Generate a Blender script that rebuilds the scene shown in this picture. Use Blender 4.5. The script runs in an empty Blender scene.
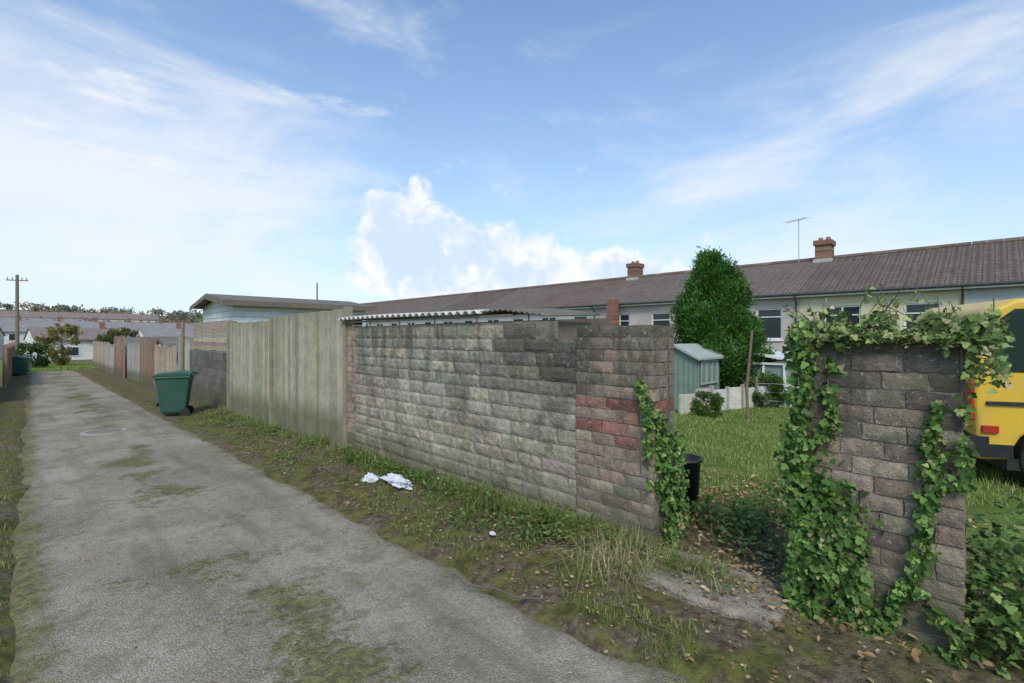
import bpy, bmesh, math, random
import numpy as np
from mathutils import Vector, Matrix, noise as mn
random.seed(7); rng=np.random.default_rng(7)
scene=bpy.context.scene
F=483.0; HY=337.0; CH=1.65
def ang(px,py):
    a=(px-512)/F; b=(HY-py)/F
    return math.pi/4+math.atan(a), math.atan(b/math.sqrt(1+a*a))
def sst(x,a,b):
    t=np.clip((np.asarray(x,dtype=float)-a)/(b-a),0,1); return t*t*(3-2*t)
# ------------------------------------------------------------ node helpers
class NT:
    def __init__(s,tree): s.t=tree; s.N=tree.nodes; s.L=tree.links
    def n(s,typ,**k):
        nd=s.N.new(typ)
        for a,b in k.items(): setattr(nd,a,b)
        return nd
    def put(s,sock,v):
        if isinstance(v,bpy.types.NodeSocket): s.L.new(v,sock)
        elif isinstance(v,(tuple,list)):
            v=tuple(v)
            if sock.type=='RGBA' and len(v)==3: v=v+(1,)
            sock.default_value=v
        else: sock.default_value=v
    def m(s,op,a,b=None,c=None,clamp=False):
        nd=s.n('ShaderNodeMath',operation=op,use_clamp=clamp)
        s.put(nd.inputs[0],a)
        if b is not None: s.put(nd.inputs[1],b)
        if c is not None: s.put(nd.inputs[2],c)
        return nd.outputs[0]
    def noise(s,vec,scale,detail=4,rough=.55,dist=0):
        nd=s.n('ShaderNodeTexNoise'); s.put(nd.inputs['Vector'],vec); nd.inputs['Scale'].default_value=scale
        nd.inputs['Detail'].default_value=min(detail,5); nd.inputs['Roughness'].default_value=rough; nd.inputs['Distortion'].default_value=dist
        return nd.outputs[0]
    def vor(s,vec,scale,feature='F1',out=0):
        nd=s.n('ShaderNodeTexVoronoi',feature=feature); s.put(nd.inputs['Vector'],vec); nd.inputs['Scale'].default_value=scale
        return nd.outputs[out]
    def mix(s,f,a,b,blend='MIX'):
        nd=s.n('ShaderNodeMix',data_type='RGBA',blend_type=blend); s.put(nd.inputs[0],f); s.put(nd.inputs[6],a); s.put(nd.inputs[7],b)
        return nd.outputs[2]
    def ss(s,x,lo,hi,a=0.,b=1.):
        nd=s.n('ShaderNodeMapRange',interpolation_type='SMOOTHSTEP'); s.put(nd.inputs[0],x)
        for i,v in zip((1,2,3,4),(lo,hi,a,b)): s.put(nd.inputs[i],v)
        return nd.outputs[0]
    def vmul(s,v,k):
        nd=s.n('ShaderNodeVectorMath',operation='MULTIPLY'); s.put(nd.inputs[0],v); nd.inputs[1].default_value=k; return nd.outputs[0]
    def bump(s,h,strength=.5,dist=.01,normal=None):
        nd=s.n('ShaderNodeBump'); s.put(nd.inputs['Height'],h); nd.inputs['Strength'].default_value=strength; nd.inputs['Distance'].default_value=dist
        if normal is not None: s.L.new(normal,nd.inputs['Normal'])
        return nd.outputs[0]
def newmat(name):
    m=bpy.data.materials.new(name); m.use_nodes=True
    nt=NT(m.node_tree); p=m.node_tree.nodes['Principled BSDF']
    return m,nt,p
def pos(nt): return nt.n('ShaderNodeNewGeometry').outputs['Position']
def sep(nt,v):
    nd=nt.n('ShaderNodeSeparateXYZ'); nt.put(nd.inputs[0],v); return nd.outputs
def comb(nt,x,y,z):
    nd=nt.n('ShaderNodeCombineXYZ')
    for i,v in enumerate((x,y,z)): nt.put(nd.inputs[i],v)
    return nd.outputs[0]
def m_basic(name,col,rough=.7,var=.25,scale=6,bump=.2,bd=.01,metal=0,dirt=None,fine=60):
    m,nt,p=newmat(name); P=pos(nt)
    n1=nt.noise(P,scale,4); n2=nt.noise(P,fine,2)
    f=nt.m('ADD',nt.m('MULTIPLY',n1,1.4),nt.m('MULTIPLY',n2,.6))
    f=nt.m('MULTIPLY_ADD',nt.m('SUBTRACT',f,1.0),var*2,1.0)
    c=nt.mix(1.0,col,comb(nt,f,f,f),'MULTIPLY')
    if dirt:
        c=nt.mix(nt.ss(nt.noise(P,scale*.4,5),.5,.75),c,dirt)
    nt.put(p.inputs['Base Color'],c); p.inputs['Roughness'].default_value=rough; p.inputs['Metallic'].default_value=metal
    if bump>0: nt.put(p.inputs['Normal'],nt.bump(nt.m('ADD',n2,n1),bump,bd))
    return m
def m_attr(name,rough=.85,var=.35,scale=14,bump=.5,bd=.008,fine=120,stain=None,stainamt=.5,moss=None,base=None,lich=None):
    m,nt,p=newmat(name); P=pos(nt)
    at=nt.n('ShaderNodeAttribute',attribute_name='Col').outputs['Color']
    n1=nt.noise(P,scale,5,.7); n2=nt.noise(P,fine,2)
    f=nt.m('MULTIPLY_ADD',nt.m('SUBTRACT',nt.m('ADD',n1,n2),1.0),var*2.4,1.0)
    c=nt.mix(1.0,at,comb(nt,f,f,f),'MULTIPLY')
    if stain:
        c=nt.mix(nt.m('MULTIPLY',nt.ss(nt.noise(P,2.3,5,.75),.45,.66),stainamt),c,stain)
        dr=nt.ss(nt.noise(nt.vmul(P,(6.,6.,.8)),1.,4,.6),.47,.66); z=sep(nt,P)[2]
        c=nt.mix(nt.m('MULTIPLY',nt.m('MULTIPLY',dr,nt.ss(z,.6,1.6)),.75),c,stain)
    if moss: c=nt.mix(nt.m('MULTIPLY',nt.ss(nt.noise(P,8,5,.7),.54,.68),.6),c,moss)
    if lich: c=nt.mix(nt.m('MULTIPLY',nt.ss(nt.noise(P,31,4,.6),.60,.68),.5),c,lich)
    if base:
        z=sep(nt,P)[2]; g=nt.ss(nt.m('ADD',z,nt.m('MULTIPLY',nt.noise(P,5,4),.5)),.25,.85,1.,0.); c=nt.mix(nt.m('MULTIPLY',g,.8),c,base)
    nt.put(p.inputs['Base Color'],c); p.inputs['Roughness'].default_value=rough; p.inputs['Specular IOR Level'].default_value=.2
    h=nt.m('ADD',nt.m('MULTIPLY',n1,1.5),n2)
    nt.put(p.inputs['Normal'],nt.bump(h,bump,bd))
    return m
def m_leaf(name,trans=.3,rough=.5,spec=.3):
    m,nt,p=newmat(name)
    c=nt.n('ShaderNodeAttribute',attribute_name='Col').outputs['Color']
    nt.put(p.inputs['Base Color'],c); p.inputs['Roughness'].default_value=rough; p.inputs['Specular IOR Level'].default_value=spec
    tr=nt.n('ShaderNodeBsdfTranslucent'); nt.put(tr.inputs[0],c)
    mx=nt.n('ShaderNodeMixShader'); mx.inputs[0].default_value=trans
    out=[x for x in nt.N if x.type=='OUTPUT_MATERIAL'][0]
    nt.L.new(p.outputs[0],mx.inputs[1]); nt.L.new(tr.outputs[0],mx.inputs[2]); nt.L.new(mx.outputs[0],out.inputs[0])
    return m
# ------------------------------------------------------------ mesh builder
class MB:
    def __init__(s): s.v=[]; s.f=[]; s.c=[]; s.mi=[]
    def add(s,vs,fs,col=(1,1,1),mi=0):
        o=len(s.v); s.v+= [tuple(x) for x in vs]; s.c+=[col]*len(vs)
        for f in fs: s.f.append(tuple(i+o for i in f)); s.mi.append(mi)
    def box(s,x0,x1,y0,y1,z0,z1,col=(1,1,1),mi=0,M=None):
        vs=[(x0,y0,z0),(x1,y0,z0),(x1,y1,z0),(x0,y1,z0),(x0,y0,z1),(x1,y0,z1),(x1,y1,z1),(x0,y1,z1)]
        if M is not None: vs=[tuple(M@Vector(v)) for v in vs]
        s.add(vs,[(0,3,2,1),(4,5,6,7),(0,1,5,4),(1,2,6,5),(2,3,7,6),(3,0,4,7)],col,mi)
    def tube(s,pts,rs,n=8,col=(1,1,1),mi=0,cap=True):
        pts=[Vector(p) for p in pts]; vs=[]; fs=[]
        if not hasattr(rs,'__len__'): rs=[rs]*len(pts)
        for i,p in enumerate(pts):
            d=(pts[min(i+1,len(pts)-1)]-pts[max(i-1,0)]).normalized()
            a=d.cross(Vector((0,0,1)));
            if a.length<.05: a=d.cross(Vector((0,1,0)))
            a.normalize(); b=d.cross(a)
            for k in range(n):
                t=2*math.pi*k/n; vs.append(p+a*math.cos(t)*rs[i]+b*math.sin(t)*rs[i])
        for i in range(len(pts)-1):
            for k in range(n): fs.append((i*n+k,i*n+(k+1)%n,(i+1)*n+(k+1)%n,(i+1)*n+k))
        if cap: fs.append(tuple(range(n-1,-1,-1))); fs.append(tuple((len(pts)-1)*n+k for k in range(n)))
        s.add(vs,fs,col,mi)
    def prism(s,poly,ax,a0,a1,col=(1,1,1),mi=0,M=None):
        def mk(p,a):
            if ax==0: r=(a,p[0],p[1])
            elif ax==1: r=(p[0],a,p[1])
            else: r=(p[0],p[1],a)
            return tuple(M@Vector(r)) if M is not None else r
        n=len(poly); vs=[mk(p,a0) for p in poly]+[mk(p,a1) for p in poly]
        fs=[tuple(range(n)),tuple(range(2*n-1,n-1,-1))]+[(i,n+i,n+(i+1)%n,(i+1)%n) for i in range(n)]
        s.add(vs,fs,col,mi)
    def build(s,name,mats,origin=(0,0,0),parent=None,bevel=0,smooth=False,seg=2,recalc=True):
        me=bpy.data.meshes.new(name); o=origin
        if parent is not None: o=tuple(parent.location)
        me.from_pydata([(x-o[0],y-o[1],z-o[2]) for x,y,z in s.v],[],s.f)
        ca=me.color_attributes.new('Col','FLOAT_COLOR','POINT')
        ca.data.foreach_set('color',np.array([tuple(c)[:3]+(1,) for c in s.c],dtype=np.float32).ravel())
        if not isinstance(mats,(list,tuple)): mats=[mats]
        for m in mats: me.materials.append(m)
        me.polygons.foreach_set('material_index',s.mi)
        if recalc:
            bm=bmesh.new(); bm.from_mesh(me); bmesh.ops.recalc_face_normals(bm,faces=bm.faces); bm.to_mesh(me); bm.free()
        if smooth: me.polygons.foreach_set('use_smooth',[True]*len(me.polygons))
        ob=bpy.data.objects.new(name,me); scene.collection.objects.link(ob)
        if parent is not None: ob.parent=parent
        else: ob.location=o
        if bevel>0:
            b=ob.modifiers.new('b','BEVEL'); b.width=bevel; b.segments=seg; b.limit_method='ANGLE'; b.angle_limit=math.radians(40)
        return ob
def empty(name,loc=(0,0,0),rotz=0):
    e=bpy.data.objects.new(name,None); scene.collection.objects.link(e); e.location=loc; e.rotation_euler=(0,0,rotz); e.empty_display_size=.2
    return e
def npmesh(name,V,Fs,C,mat,smooth=False,parent=None):
    me=bpy.data.meshes.new(name); nv=len(V); nf,k=Fs.shape
    me.vertices.add(nv); me.vertices.foreach_set('co',V.astype(np.float32).ravel())
    me.loops.add(nf*k); me.loops.foreach_set('vertex_index',Fs.astype(np.int32).ravel())
    me.polygons.add(nf); me.polygons.foreach_set('loop_start',(np.arange(nf)*k).astype(np.int32))
    me.update(calc_edges=True); me.validate()
    ca=me.color_attributes.new('Col','FLOAT_COLOR','POINT')
    C4=np.concatenate([C,np.ones((nv,1))],1).astype(np.float32); ca.data.foreach_set('color',C4.ravel())
    me.materials.append(mat)
    if smooth: me.polygons.foreach_set('use_smooth',[True]*nf)
    ob=bpy.data.objects.new(name,me); scene.collection.objects.link(ob)
    if parent: ob.parent=parent
    return ob
IVY=(np.array([(0,0,0),(.30,-.10,.05),(.54,.22,.09),(.28,.40,.04),(.30,.66,.05),(0,1,-.05),(-.30,-.10,.05),(-.54,.22,.09),(-.28,.40,.04),(-.30,.66,.05)]),
     np.array([(0,1,2,3,4,5),(5,9,8,7,6,0)]))
OVAL=(np.array([(0,0,0),(.26,.3,.07),(.22,.7,.06),(0,1,-.04),(-.26,.3,.07),(-.22,.7,.06)]),np.array([(0,1,2,3),(3,5,4,0)]))
SLIM=(np.array([(0,0,0),(.16,.5,.03),(0,1,0),(-.16,.5,.03)]),np.array([(0,1,2),(2,3,0)]))
def norm(a): return a/np.maximum(np.linalg.norm(a,axis=1,keepdims=True),1e-6)
def leaves(tpl,P,Yd,Nd,size,C):
    T,Fx=tpl; n=len(P); k=len(T)
    Y=norm(Yd); X=norm(np.cross(Y,Nd)); Z=np.cross(X,Y)
    S=size.reshape(-1,1,1)
    V=P[:,None,:]+S*(T[None,:,0,None]*X[:,None,:]+T[None,:,1,None]*Y[:,None,:]+T[None,:,2,None]*Z[:,None,:])
    Fc=(Fx[None]+ (np.arange(n)*k)[:,None,None]).reshape(-1,Fx.shape[1])
    return V.reshape(-1,3),Fc,np.repeat(C,k,axis=0)
def lmesh(name,tpl,P,Yd,Nd,size,C,mat,parent=None):
    V,Fc,CC=leaves(tpl,P,Yd,Nd,size,C); return npmesh(name,V,Fc,CC,mat,parent=parent)
def rcol(n,cols,w=None,jit=.2):
    cols=np.array(cols,dtype=float); i=rng.choice(len(cols),n,p=w)
    return np.clip(cols[i]*(1+rng.normal(0,jit,(n,1))),.003,1)
def rdir(n): return norm(rng.normal(size=(n,3)))
# ------------------------------------------------------------ terrain
def fn(u,v,s,seed=0): return mn.noise(Vector((u*s+seed,v*s-seed*.7,seed*1.3)))
vfn=np.vectorize(fn,otypes=[float])
def gz(u,v):
    u=np.asarray(u,dtype=float); v=np.asarray(v,dtype=float)
    z=-.014*np.clip(v,-40,130)
    z=z-1.7*sst(u,16.5,21)
    r=np.hypot(u,v); z=z+sst(r,150,460)*21
    return z
RE0=-.12; RE1=2.2
def edgeR(v): return RE1+.12*vfn(0*v,v,.9,3)+.07*vfn(0*v,v,3.1,5)+.35*(1-sst(v,-.5,2.4))
def edgeL(v): return RE0+.14*vfn(0*v,v,.8,9)+.06*vfn(0*v,v,3.,15)
def gh(u,v):
    u=np.asarray(u,dtype=float)+0*np.asarray(v,dtype=float); v=np.asarray(v,dtype=float)+0*u
    z=gz(u,v)
    eR=edgeR(v); eL=edgeL(v)
    inside=sst(u,eL-.02,eL+.12)*(1-sst(u,eR-.12,eR+.02))*(1-sst(v,44,45))
    near=(np.abs(u)<30)&(np.abs(v)<40)
    b=np.where(near,.022*vfn(u,v,2.2,1)+.016*vfn(u,v,6,2)+.03,0)
    wallb=.05*np.exp(-((u-3.15)/.22)**2)*(v>1.8)
    return z+(b+wallb)*(1-inside)-.035*inside
def axis(parts):
    out=[]
    for a,b,s in parts: out+=list(np.arange(a,b-1e-6,s))
    out.append(parts[-1][1]); return np.array(out)
ua=axis([(-2500,-700,300),(-700,-100,60),(-100,-10,10),(-10,-1,.75),(-1,4.2,.09),(4.2,8,.3),(8,30,.8),(30,100,7),(100,700,50),(700,2500,300)])
va=axis([(-2500,-700,300),(-700,-100,60),(-100,-10,10),(-10,-1,.5),(-1,12,.12),(12,25,.4),(25,60,1.5),(60,140,8),(140,700,40),(700,2500,300)])
UU,VV=np.meshgrid(ua,va,indexing='ij')
ZZ=gh(UU,VV)
V=np.stack([UU,VV,ZZ],-1).reshape(-1,3); nu,nv_=UU.shape
ii=np.arange(nu*nv_).reshape(nu,nv_)
Fg=np.stack([ii[:-1,:-1],ii[1:,:-1],ii[1:,1:],ii[:-1,1:]],-1).reshape(-1,4)
mg,nt,p=newmat('ground_mat'); P=pos(nt); x,y,z=sep(nt,P)
N1=nt.noise(P,1.6,4); N30=nt.noise(P,30,4,.7); N7=nt.noise(P,7,5,.65)
lawn=nt.mix(nt.ss(N1,.35,.65),(.13,.19,.04),(.22,.27,.07))
lawn=nt.mix(nt.ss(N30,.4,.7),lawn,(.10,.14,.03))
moss=nt.mix(nt.ss(N7,.35,.62),(.075,.072,.028),(.18,.18,.05))
dirt=nt.mix(nt.ss(nt.noise(P,18,5,.7),.35,.65),(.085,.062,.042),(.23,.18,.12))
verge=nt.mix(nt.ss(nt.noise(P,3.1,5,.65),.42,.58),moss,dirt)
gate=nt.m('MULTIPLY',nt.ss(x,2.6,3.2),nt.ss(nt.m('ADD',x,nt.m('MULTIPLY',N1,2.4)),5.6,7.2,1,0))
isl=nt.ss(nt.m('ADD',x,nt.m('MULTIPLY',N1,1.6)),5.0,6.0)
c=nt.mix(isl,verge,lawn)
gp=nt.m('MULTIPLY',gate,nt.ss(nt.noise(P,2.3,3),.3,.5)); c=nt.mix(gp,c,nt.mix(.3,dirt,moss))
left=nt.ss(x,-1.5,-.9,1,0); c=nt.mix(left,c,lawn)
far=nt.mix(nt.ss(nt.noise(P,.02,4),.4,.6),(.10,.14,.05),(.16,.20,.08))
rr=nt.n('ShaderNodeVectorMath',operation='LENGTH'); nt.put(rr.inputs[0],P)
c=nt.mix(nt.ss(rr.outputs['Value'],50,120),c,far)
nt.put(p.inputs['Base Color'],c); p.inputs['Roughness'].default_value=.95; p.inputs['Specular IOR Level'].default_value=.1
nt.put(p.inputs['Normal'],nt.bump(nt.m('ADD',N30,nt.noise(P,140,2)),.7,.03))
npmesh('ground',V,Fg,np.ones((len(V),3)),mg,smooth=True)
# road
vr=axis([(-12,-1,.25),(-1,14,.1),(14,44,.4)]); eL=edgeL(vr); eR=edgeR(vr)
nc=26; t=np.linspace(0,1,nc)
U=eL[:,None]+(eR-eL)[:,None]*t[None]; Vv=np.repeat(vr[:,None],nc,1)
cam_=.035*np.sin(t*math.pi)[None]
Zr=gz(U,Vv)+.006+cam_*.6+.006*vfn(U,Vv,1.5,4)
Zr[:,0]-=.03; Zr[:,-1]-=.03
Vr=np.stack([U,Vv,Zr],-1).reshape(-1,3); ii=np.arange(len(vr)*nc).reshape(len(vr),nc)
Fr=np.stack([ii[:-1,:-1],ii[:-1,1:],ii[1:,1:],ii[1:,:-1]],-1).reshape(-1,4)
mr,nt,p=newmat('lane_tarmac'); P=pos(nt); x,y,z=sep(nt,P)
big=nt.noise(P,.9,4,.6); spk=nt.vor(P,120,'F1',1)
c=nt.mix(nt.ss(big,.35,.62),(.25,.21,.155),(.37,.32,.245))
g=sep(nt,spk)[0]
c=nt.mix(nt.m('MULTIPLY',nt.ss(g,.45,1.),.45),c,(.52,.46,.37))
c=nt.mix(nt.m('MULTIPLY',nt.ss(g,.35,0.),.5),c,(.13,.11,.08))
N36=nt.noise(P,3.6,5,.80)
wear=nt.ss(N36,.47,.62); c=nt.mix(nt.m('MULTIPLY',wear,.55),c,(.16,.135,.095))
pat=nt.ss(nt.noise(P,.55,5,.62,.6),.54,.60); c=nt.mix(nt.m('MULTIPLY',pat,.35),c,(.45,.395,.31))
st=nt.ss(nt.noise(nt.vmul(P,(3.,.35,1.)),1.0,4,.6),.50,.66); c=nt.mix(nt.m('MULTIPLY',st,.5),c,(.17,.145,.105))
d=nt.m('DIVIDE',nt.m('ABSOLUTE',nt.m('SUBTRACT',x,1.12)),.55)
strip=nt.ss(d,0,1,.20,0)
N11=nt.noise(P,11,5,.78)
mo=nt.m('ADD',nt.noise(P,1.35,2,.5),nt.m('MULTIPLY',nt.m('SUBTRACT',N11,.5),.75))
mk=nt.ss(nt.m('ADD',mo,strip),.62,.80)
mo2=nt.ss(nt.m('ADD',nt.noise(nt.vmul(P,(1.,.7,1.)),2.1,3,.6),nt.m('MULTIPLY',nt.m('SUBTRACT',N11,.5),.6)),.62,.78)
ed=nt.m('ADD',nt.ss(x,-.1,.34,.34,0.),nt.ss(x,1.75,2.35,0.,.34))
mk2=nt.ss(nt.m('ADD',nt.m('ADD',nt.m('MULTIPLY',nt.noise(P,4,5,.7),.55),.2),ed),.60,.82)
mk=nt.m('MAXIMUM',mk,nt.m('MAXIMUM',mk2,nt.m('MULTIPLY',mo2,.75)))
mcol=nt.mix(nt.ss(nt.noise(P,24,4,.7),.38,.66),(.085,.07,.033),(.215,.20,.055))
c=nt.mix(nt.m('MULTIPLY',mk,.82),c,mcol)
nt.put(p.inputs['Base Color'],c); p.inputs['Roughness'].default_value=.95; p.inputs['Specular IOR Level'].default_value=.12
h=nt.m('ADD',nt.m('MULTIPLY',nt.vor(P,110),-.9),nt.m('ADD',nt.m('MULTIPLY',N11,.8),nt.m('MULTIPLY',mk,.5)))
nt.put(p.inputs['Normal'],nt.bump(h,.7,.012))
npmesh('lane',Vr,Fr,np.ones((len(Vr),3)),mr,smooth=True)
def rz(u,v): return float(gz(u,v))+.02
M_iron=m_basic('cast_iron',(.25,.22,.18),.8,.3,20,.5,.004)
mb=MB(); mz=rz(1.0,11.9)+.012
mb.tube([(1.0,11.9,mz-.02),(1.0,11.9,mz+.004)],[.34,.34],32,mi=0)
mb.tube([(1.0,11.9,mz+.003),(1.0,11.9,mz+.010)],[.28,.28],32,mi=1)
for i in range(-4,5):
    L=math.sqrt(.26**2-(i*.06)**2); mb.box(1-L,1+L,11.9+i*.06-.012,11.9+i*.06+.012,mz+.008,mz+.016,mi=1)
mb.build('manhole_cover',[m_basic('manhole_concrete',(.40,.36,.30),.9,.2,12),M_iron],(1,11.9,mz))
# ------------------------------------------------------------ masonry
M_block=m_attr('rockface_block',.95,.60,13,.9,.012,120,stain=(.09,.081,.064),stainamt=.6,moss=(.16,.155,.08),base=(.125,.12,.062),lich=(.50,.48,.40))
M_brick=m_attr('weathered_brick',.95,.55,17,.8,.008,140,stain=(.08,.071,.056),stainamt=.6,moss=(.165,.16,.085),base=(.115,.11,.058),lich=(.46,.44,.36))
M_mortar=m_basic('mortar',(.22,.195,.155),.95,.4,14,.8,.01,dirt=(.10,.092,.07))
def blockf(mb,fmap,s0,s1,t0,t1,depth,col,amp,ns=6,ntt=3,mi=0):
    vs=[];fs=[]; sd=random.random()*100
    for j in range(ntt+1):
        for i in range(ns+1):
            a=i/ns;b=j/ntt; s=s0+(s1-s0)*a; t=t0+(t1-t0)*b
            e=min(a,1-a)*ns; g=min(b,1-b)*ntt
            ed=(0 if e<.01 or g<.01 else 1)
            n=mn.noise(Vector((s*9+sd,t*9,sd)))*.5+mn.noise(Vector((s*23+sd,t*23,sd)))*.5
            d=amp*(ed*.8+n*1.0)-.004
            js=(random.uniform(-.005,.005)); jt=random.uniform(-.004,.004)
            vs.append(fmap(s+js,t+jt,d))
    o=(ns+1)
    for j in range(ntt):
        for i in range(ns): fs.append((j*o+i,j*o+i+1,(j+1)*o+i+1,(j+1)*o+i))
    n0=len(vs); vs+=[fmap(s0,t0,-depth),fmap(s1,t0,-depth),fmap(s1,t1,-depth),fmap(s0,t1,-depth)]
    bot=[i for i in range(ns+1)]; top=[ntt*o+i for i in range(ns+1)]
    lf=[j*o for j in range(ntt+1)]; rt=[j*o+ns for j in range(ntt+1)]
    fs.append(tuple(bot+[n0+1,n0])); fs.append(tuple(top[::-1]+[n0+3,n0+2])); fs.append(tuple(lf[::-1]+[n0,n0+3])); fs.append(tuple(rt+[n0+2,n0+1]))
    mb.add(vs,fs,col,mi)
def cj(c,j=.15,h=.05):
    k=1+random.gauss(0,j); return tuple(max(.01,x*k*(1+random.gauss(0,h))) for x in c)
def lerp3(a,b,t): t=max(0,min(1,t)); return tuple(x*(1-t)+y*t for x,y in zip(a,b))
WU=3.33; W0=1.81; WP=2.54; W1=6.78
mb=MB()
fl=lambda s,t,d:(WU-d,s,t)
def wtop(v): return 1.86-.012*(6.8-v) if v>2.92 else 1.72
mb.box(WU+.010,WU+.205,2.92,W1-.01,-.4,1.80,mi=1)
mb.box(WU+.010,WU+.205,WP+.01,2.92,-.4,1.62,mi=1)
t=-.28; row=0
while t<1.9:
    hgt=random.choice([.128,.138,.146]); s=WP-(.0 if row%2 else .12)
    while s<W1-.26:
        L=random.choice([.22,.30,.38,.42,.42,.44]); e=min(s+L,W1-.24)
        if W1-.24-e<.12: e=W1-.24
        mid=(s+e)/2
        if t+hgt<=wtop(mid)+.04:
            base=lerp3((.42,.365,.275),(.345,.315,.26),(t-.2)/1.2)
            if random.random()<.12: base=(.45,.385,.285)
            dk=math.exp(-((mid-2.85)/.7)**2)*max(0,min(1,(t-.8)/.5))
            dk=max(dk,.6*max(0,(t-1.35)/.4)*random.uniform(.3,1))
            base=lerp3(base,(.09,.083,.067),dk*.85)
            s_=max(s,WP+.005)
            blockf(mb,fl,s_+.004,e-.004,t+.004,t+hgt-.004,.20 if t+hgt+.15>wtop(mid) else .07,cj(base,.10,.025),.012,8,4)
        s=e
    t+=hgt; row+=1
t=-.28;row=0
while t<1.85:
    cuts=[W1-.235,W1-.12,W1] if row%2 else [W1-.235,W1]
    for a,b in zip(cuts[:-1],cuts[1:]):
        blockf(mb,fl,a+.004,b-.004,t+.004,t+.071,.12,cj(random.choice([(.42,.27,.2),(.43,.32,.24),(.36,.28,.21),(.46,.34,.26)]),.13),.004,3,1)
    t+=.075;row+=1
mb.build('block_wall',[M_block,M_mortar],(WU,4.5,0),recalc=True)
BC=[(.36,.275,.21),(.39,.305,.23),(.31,.25,.20),(.42,.32,.24),(.29,.24,.19),(.36,.25,.195)]
CO=.098
def pier(name,v0,v1,top,u0,th,redfn,darkfn,origin,z0=-.2):
    mb=MB(); fl=lambda s,t,d:(u0-d,s,t)
    fn_=lambda s,t,d:(s,v0-d,t); fp=lambda s,t,d:(s,v1+d,t); fb=lambda s,t,d:(u0+th+d,s,t)
    n=int(round((top-z0)/CO)); co=(top-z0)/n
    mb.box(u0+.010,u0+th-.010,v0+.010,v1-.010,-.4,top-.05,mi=1)
    for row in range(n):
        t=z0+row*co
        cuts=[v0]; c=v0+(.23 if row%2 else .12)+random.uniform(-.02,.02)
        while c<v1-.07: cuts.append(c); c+=random.choice([.2,.23,.25])
        cuts.append(v1); last=row==n-1
        for a,b in zip(cuts[:-1],cuts[1:]):
            m_=(a+b)/2; col=random.choice(BC)
            if redfn(m_,t) and random.random()<.82: col=random.choice([(.36,.155,.12),(.33,.135,.105),(.39,.19,.145),(.36,.22,.17)])
            col=lerp3(col,(.09,.08,.064),darkfn(m_,t))
            pr=random.uniform(-.004,.005)
            if last and random.random()<.15: continue
            blockf(mb,lambda s,tt,d,pr=pr:fl(s,tt,d+pr),a+.004,b-.004,t+.004,t+co-.005,.10,cj(col,.13,.035),.006,6,3)
            blockf(mb,fb,a+.005,b-.005,t+.005,t+co-.006,.09,cj(col,.11,.03),.004,2,1)
        for ff in (fn_,fp):
            cs=[u0+.105,u0+th-.1] if row%2 else [u0+.105,(2*u0+th)/2,u0+th-.1]
            for a,b in zip(cs[:-1],cs[1:]):
                col=random.choice(BC)
                if redfn(v0+.1,t): col=random.choice([(.36,.155,.12),(.33,.135,.105)])
                blockf(mb,ff,a+.004,b-.005,t+.005,t+co-.006,.1,cj(lerp3(col,(.09,.08,.064),darkfn(v0,t)),.12,.03),.004,3,2)
        if last:
            for a,b in zip(cuts[:-1],cuts[1:]):
                mb.box(u0+.1,u0+th-.09,a+.006,b-.006,t-.03,t+co-.01+random.uniform(-.012,.004),cj((.18,.17,.11),.2))
    return mb.build(name,[M_brick,M_mortar],origin)
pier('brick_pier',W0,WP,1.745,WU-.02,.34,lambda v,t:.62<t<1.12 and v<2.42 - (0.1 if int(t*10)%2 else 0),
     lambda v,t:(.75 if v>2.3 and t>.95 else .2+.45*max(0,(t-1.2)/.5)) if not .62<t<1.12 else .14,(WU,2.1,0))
pier('brick_pier',.107,.843,1.655,WU,.24,lambda v,t:False,lambda v,t:.2+.5*max(0,(t-.9)/.6)+random.uniform(0,.3),(WU,.5,0))
M_conc=m_basic('old_concrete',(.27,.23,.175),.95,.6,9,.9,.02,dirt=(.12,.105,.05))
def slab(name,x0,x1,y0,y1,z0,h):
    bm=bmesh.new(); nx,ny=26,26
    def P_(i,j):
        a=i/nx;b=j/ny; x=x0+(x1-x0)*a; y=y0+(y1-y0)*b
        ed=min(a,1-a,b,1-b); k=.045*mn.noise(Vector((x*6,y*6,1)))
        x+=k; y+=.045*mn.noise(Vector((x*6,y*6,9)))
        return (x,y,z0+h+.016*mn.noise(Vector((x*4,y*4,2)))+.008*mn.noise(Vector((x*17,y*17,2)))-(.025 if ed<.01 else 0))
    vs=[[bm.verts.new(P_(i,j)) for j in range(ny+1)] for i in range(nx+1)]
    for i in range(nx):
        for j in range(ny): bm.faces.new((vs[i][j],vs[i+1][j],vs[i+1][j+1],vs[i][j+1]))
    bd=[e for e in bm.edges if len(e.link_faces)==1]
    r=bmesh.ops.extrude_edge_only(bm,edges=bd)
    for v in [g for g in r['geom'] if isinstance(g,bmesh.types.BMVert)]: v.co.z-=h+.05
    me=bpy.data.meshes.new(name); bm.to_mesh(me); bm.free(); me.materials.append(M_conc)
    ob=bpy.data.objects.new(name,me); scene.collection.objects.link(ob); return ob
slab('concrete_threshold',2.90,3.45,.88,1.76,-.01,.075)
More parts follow.
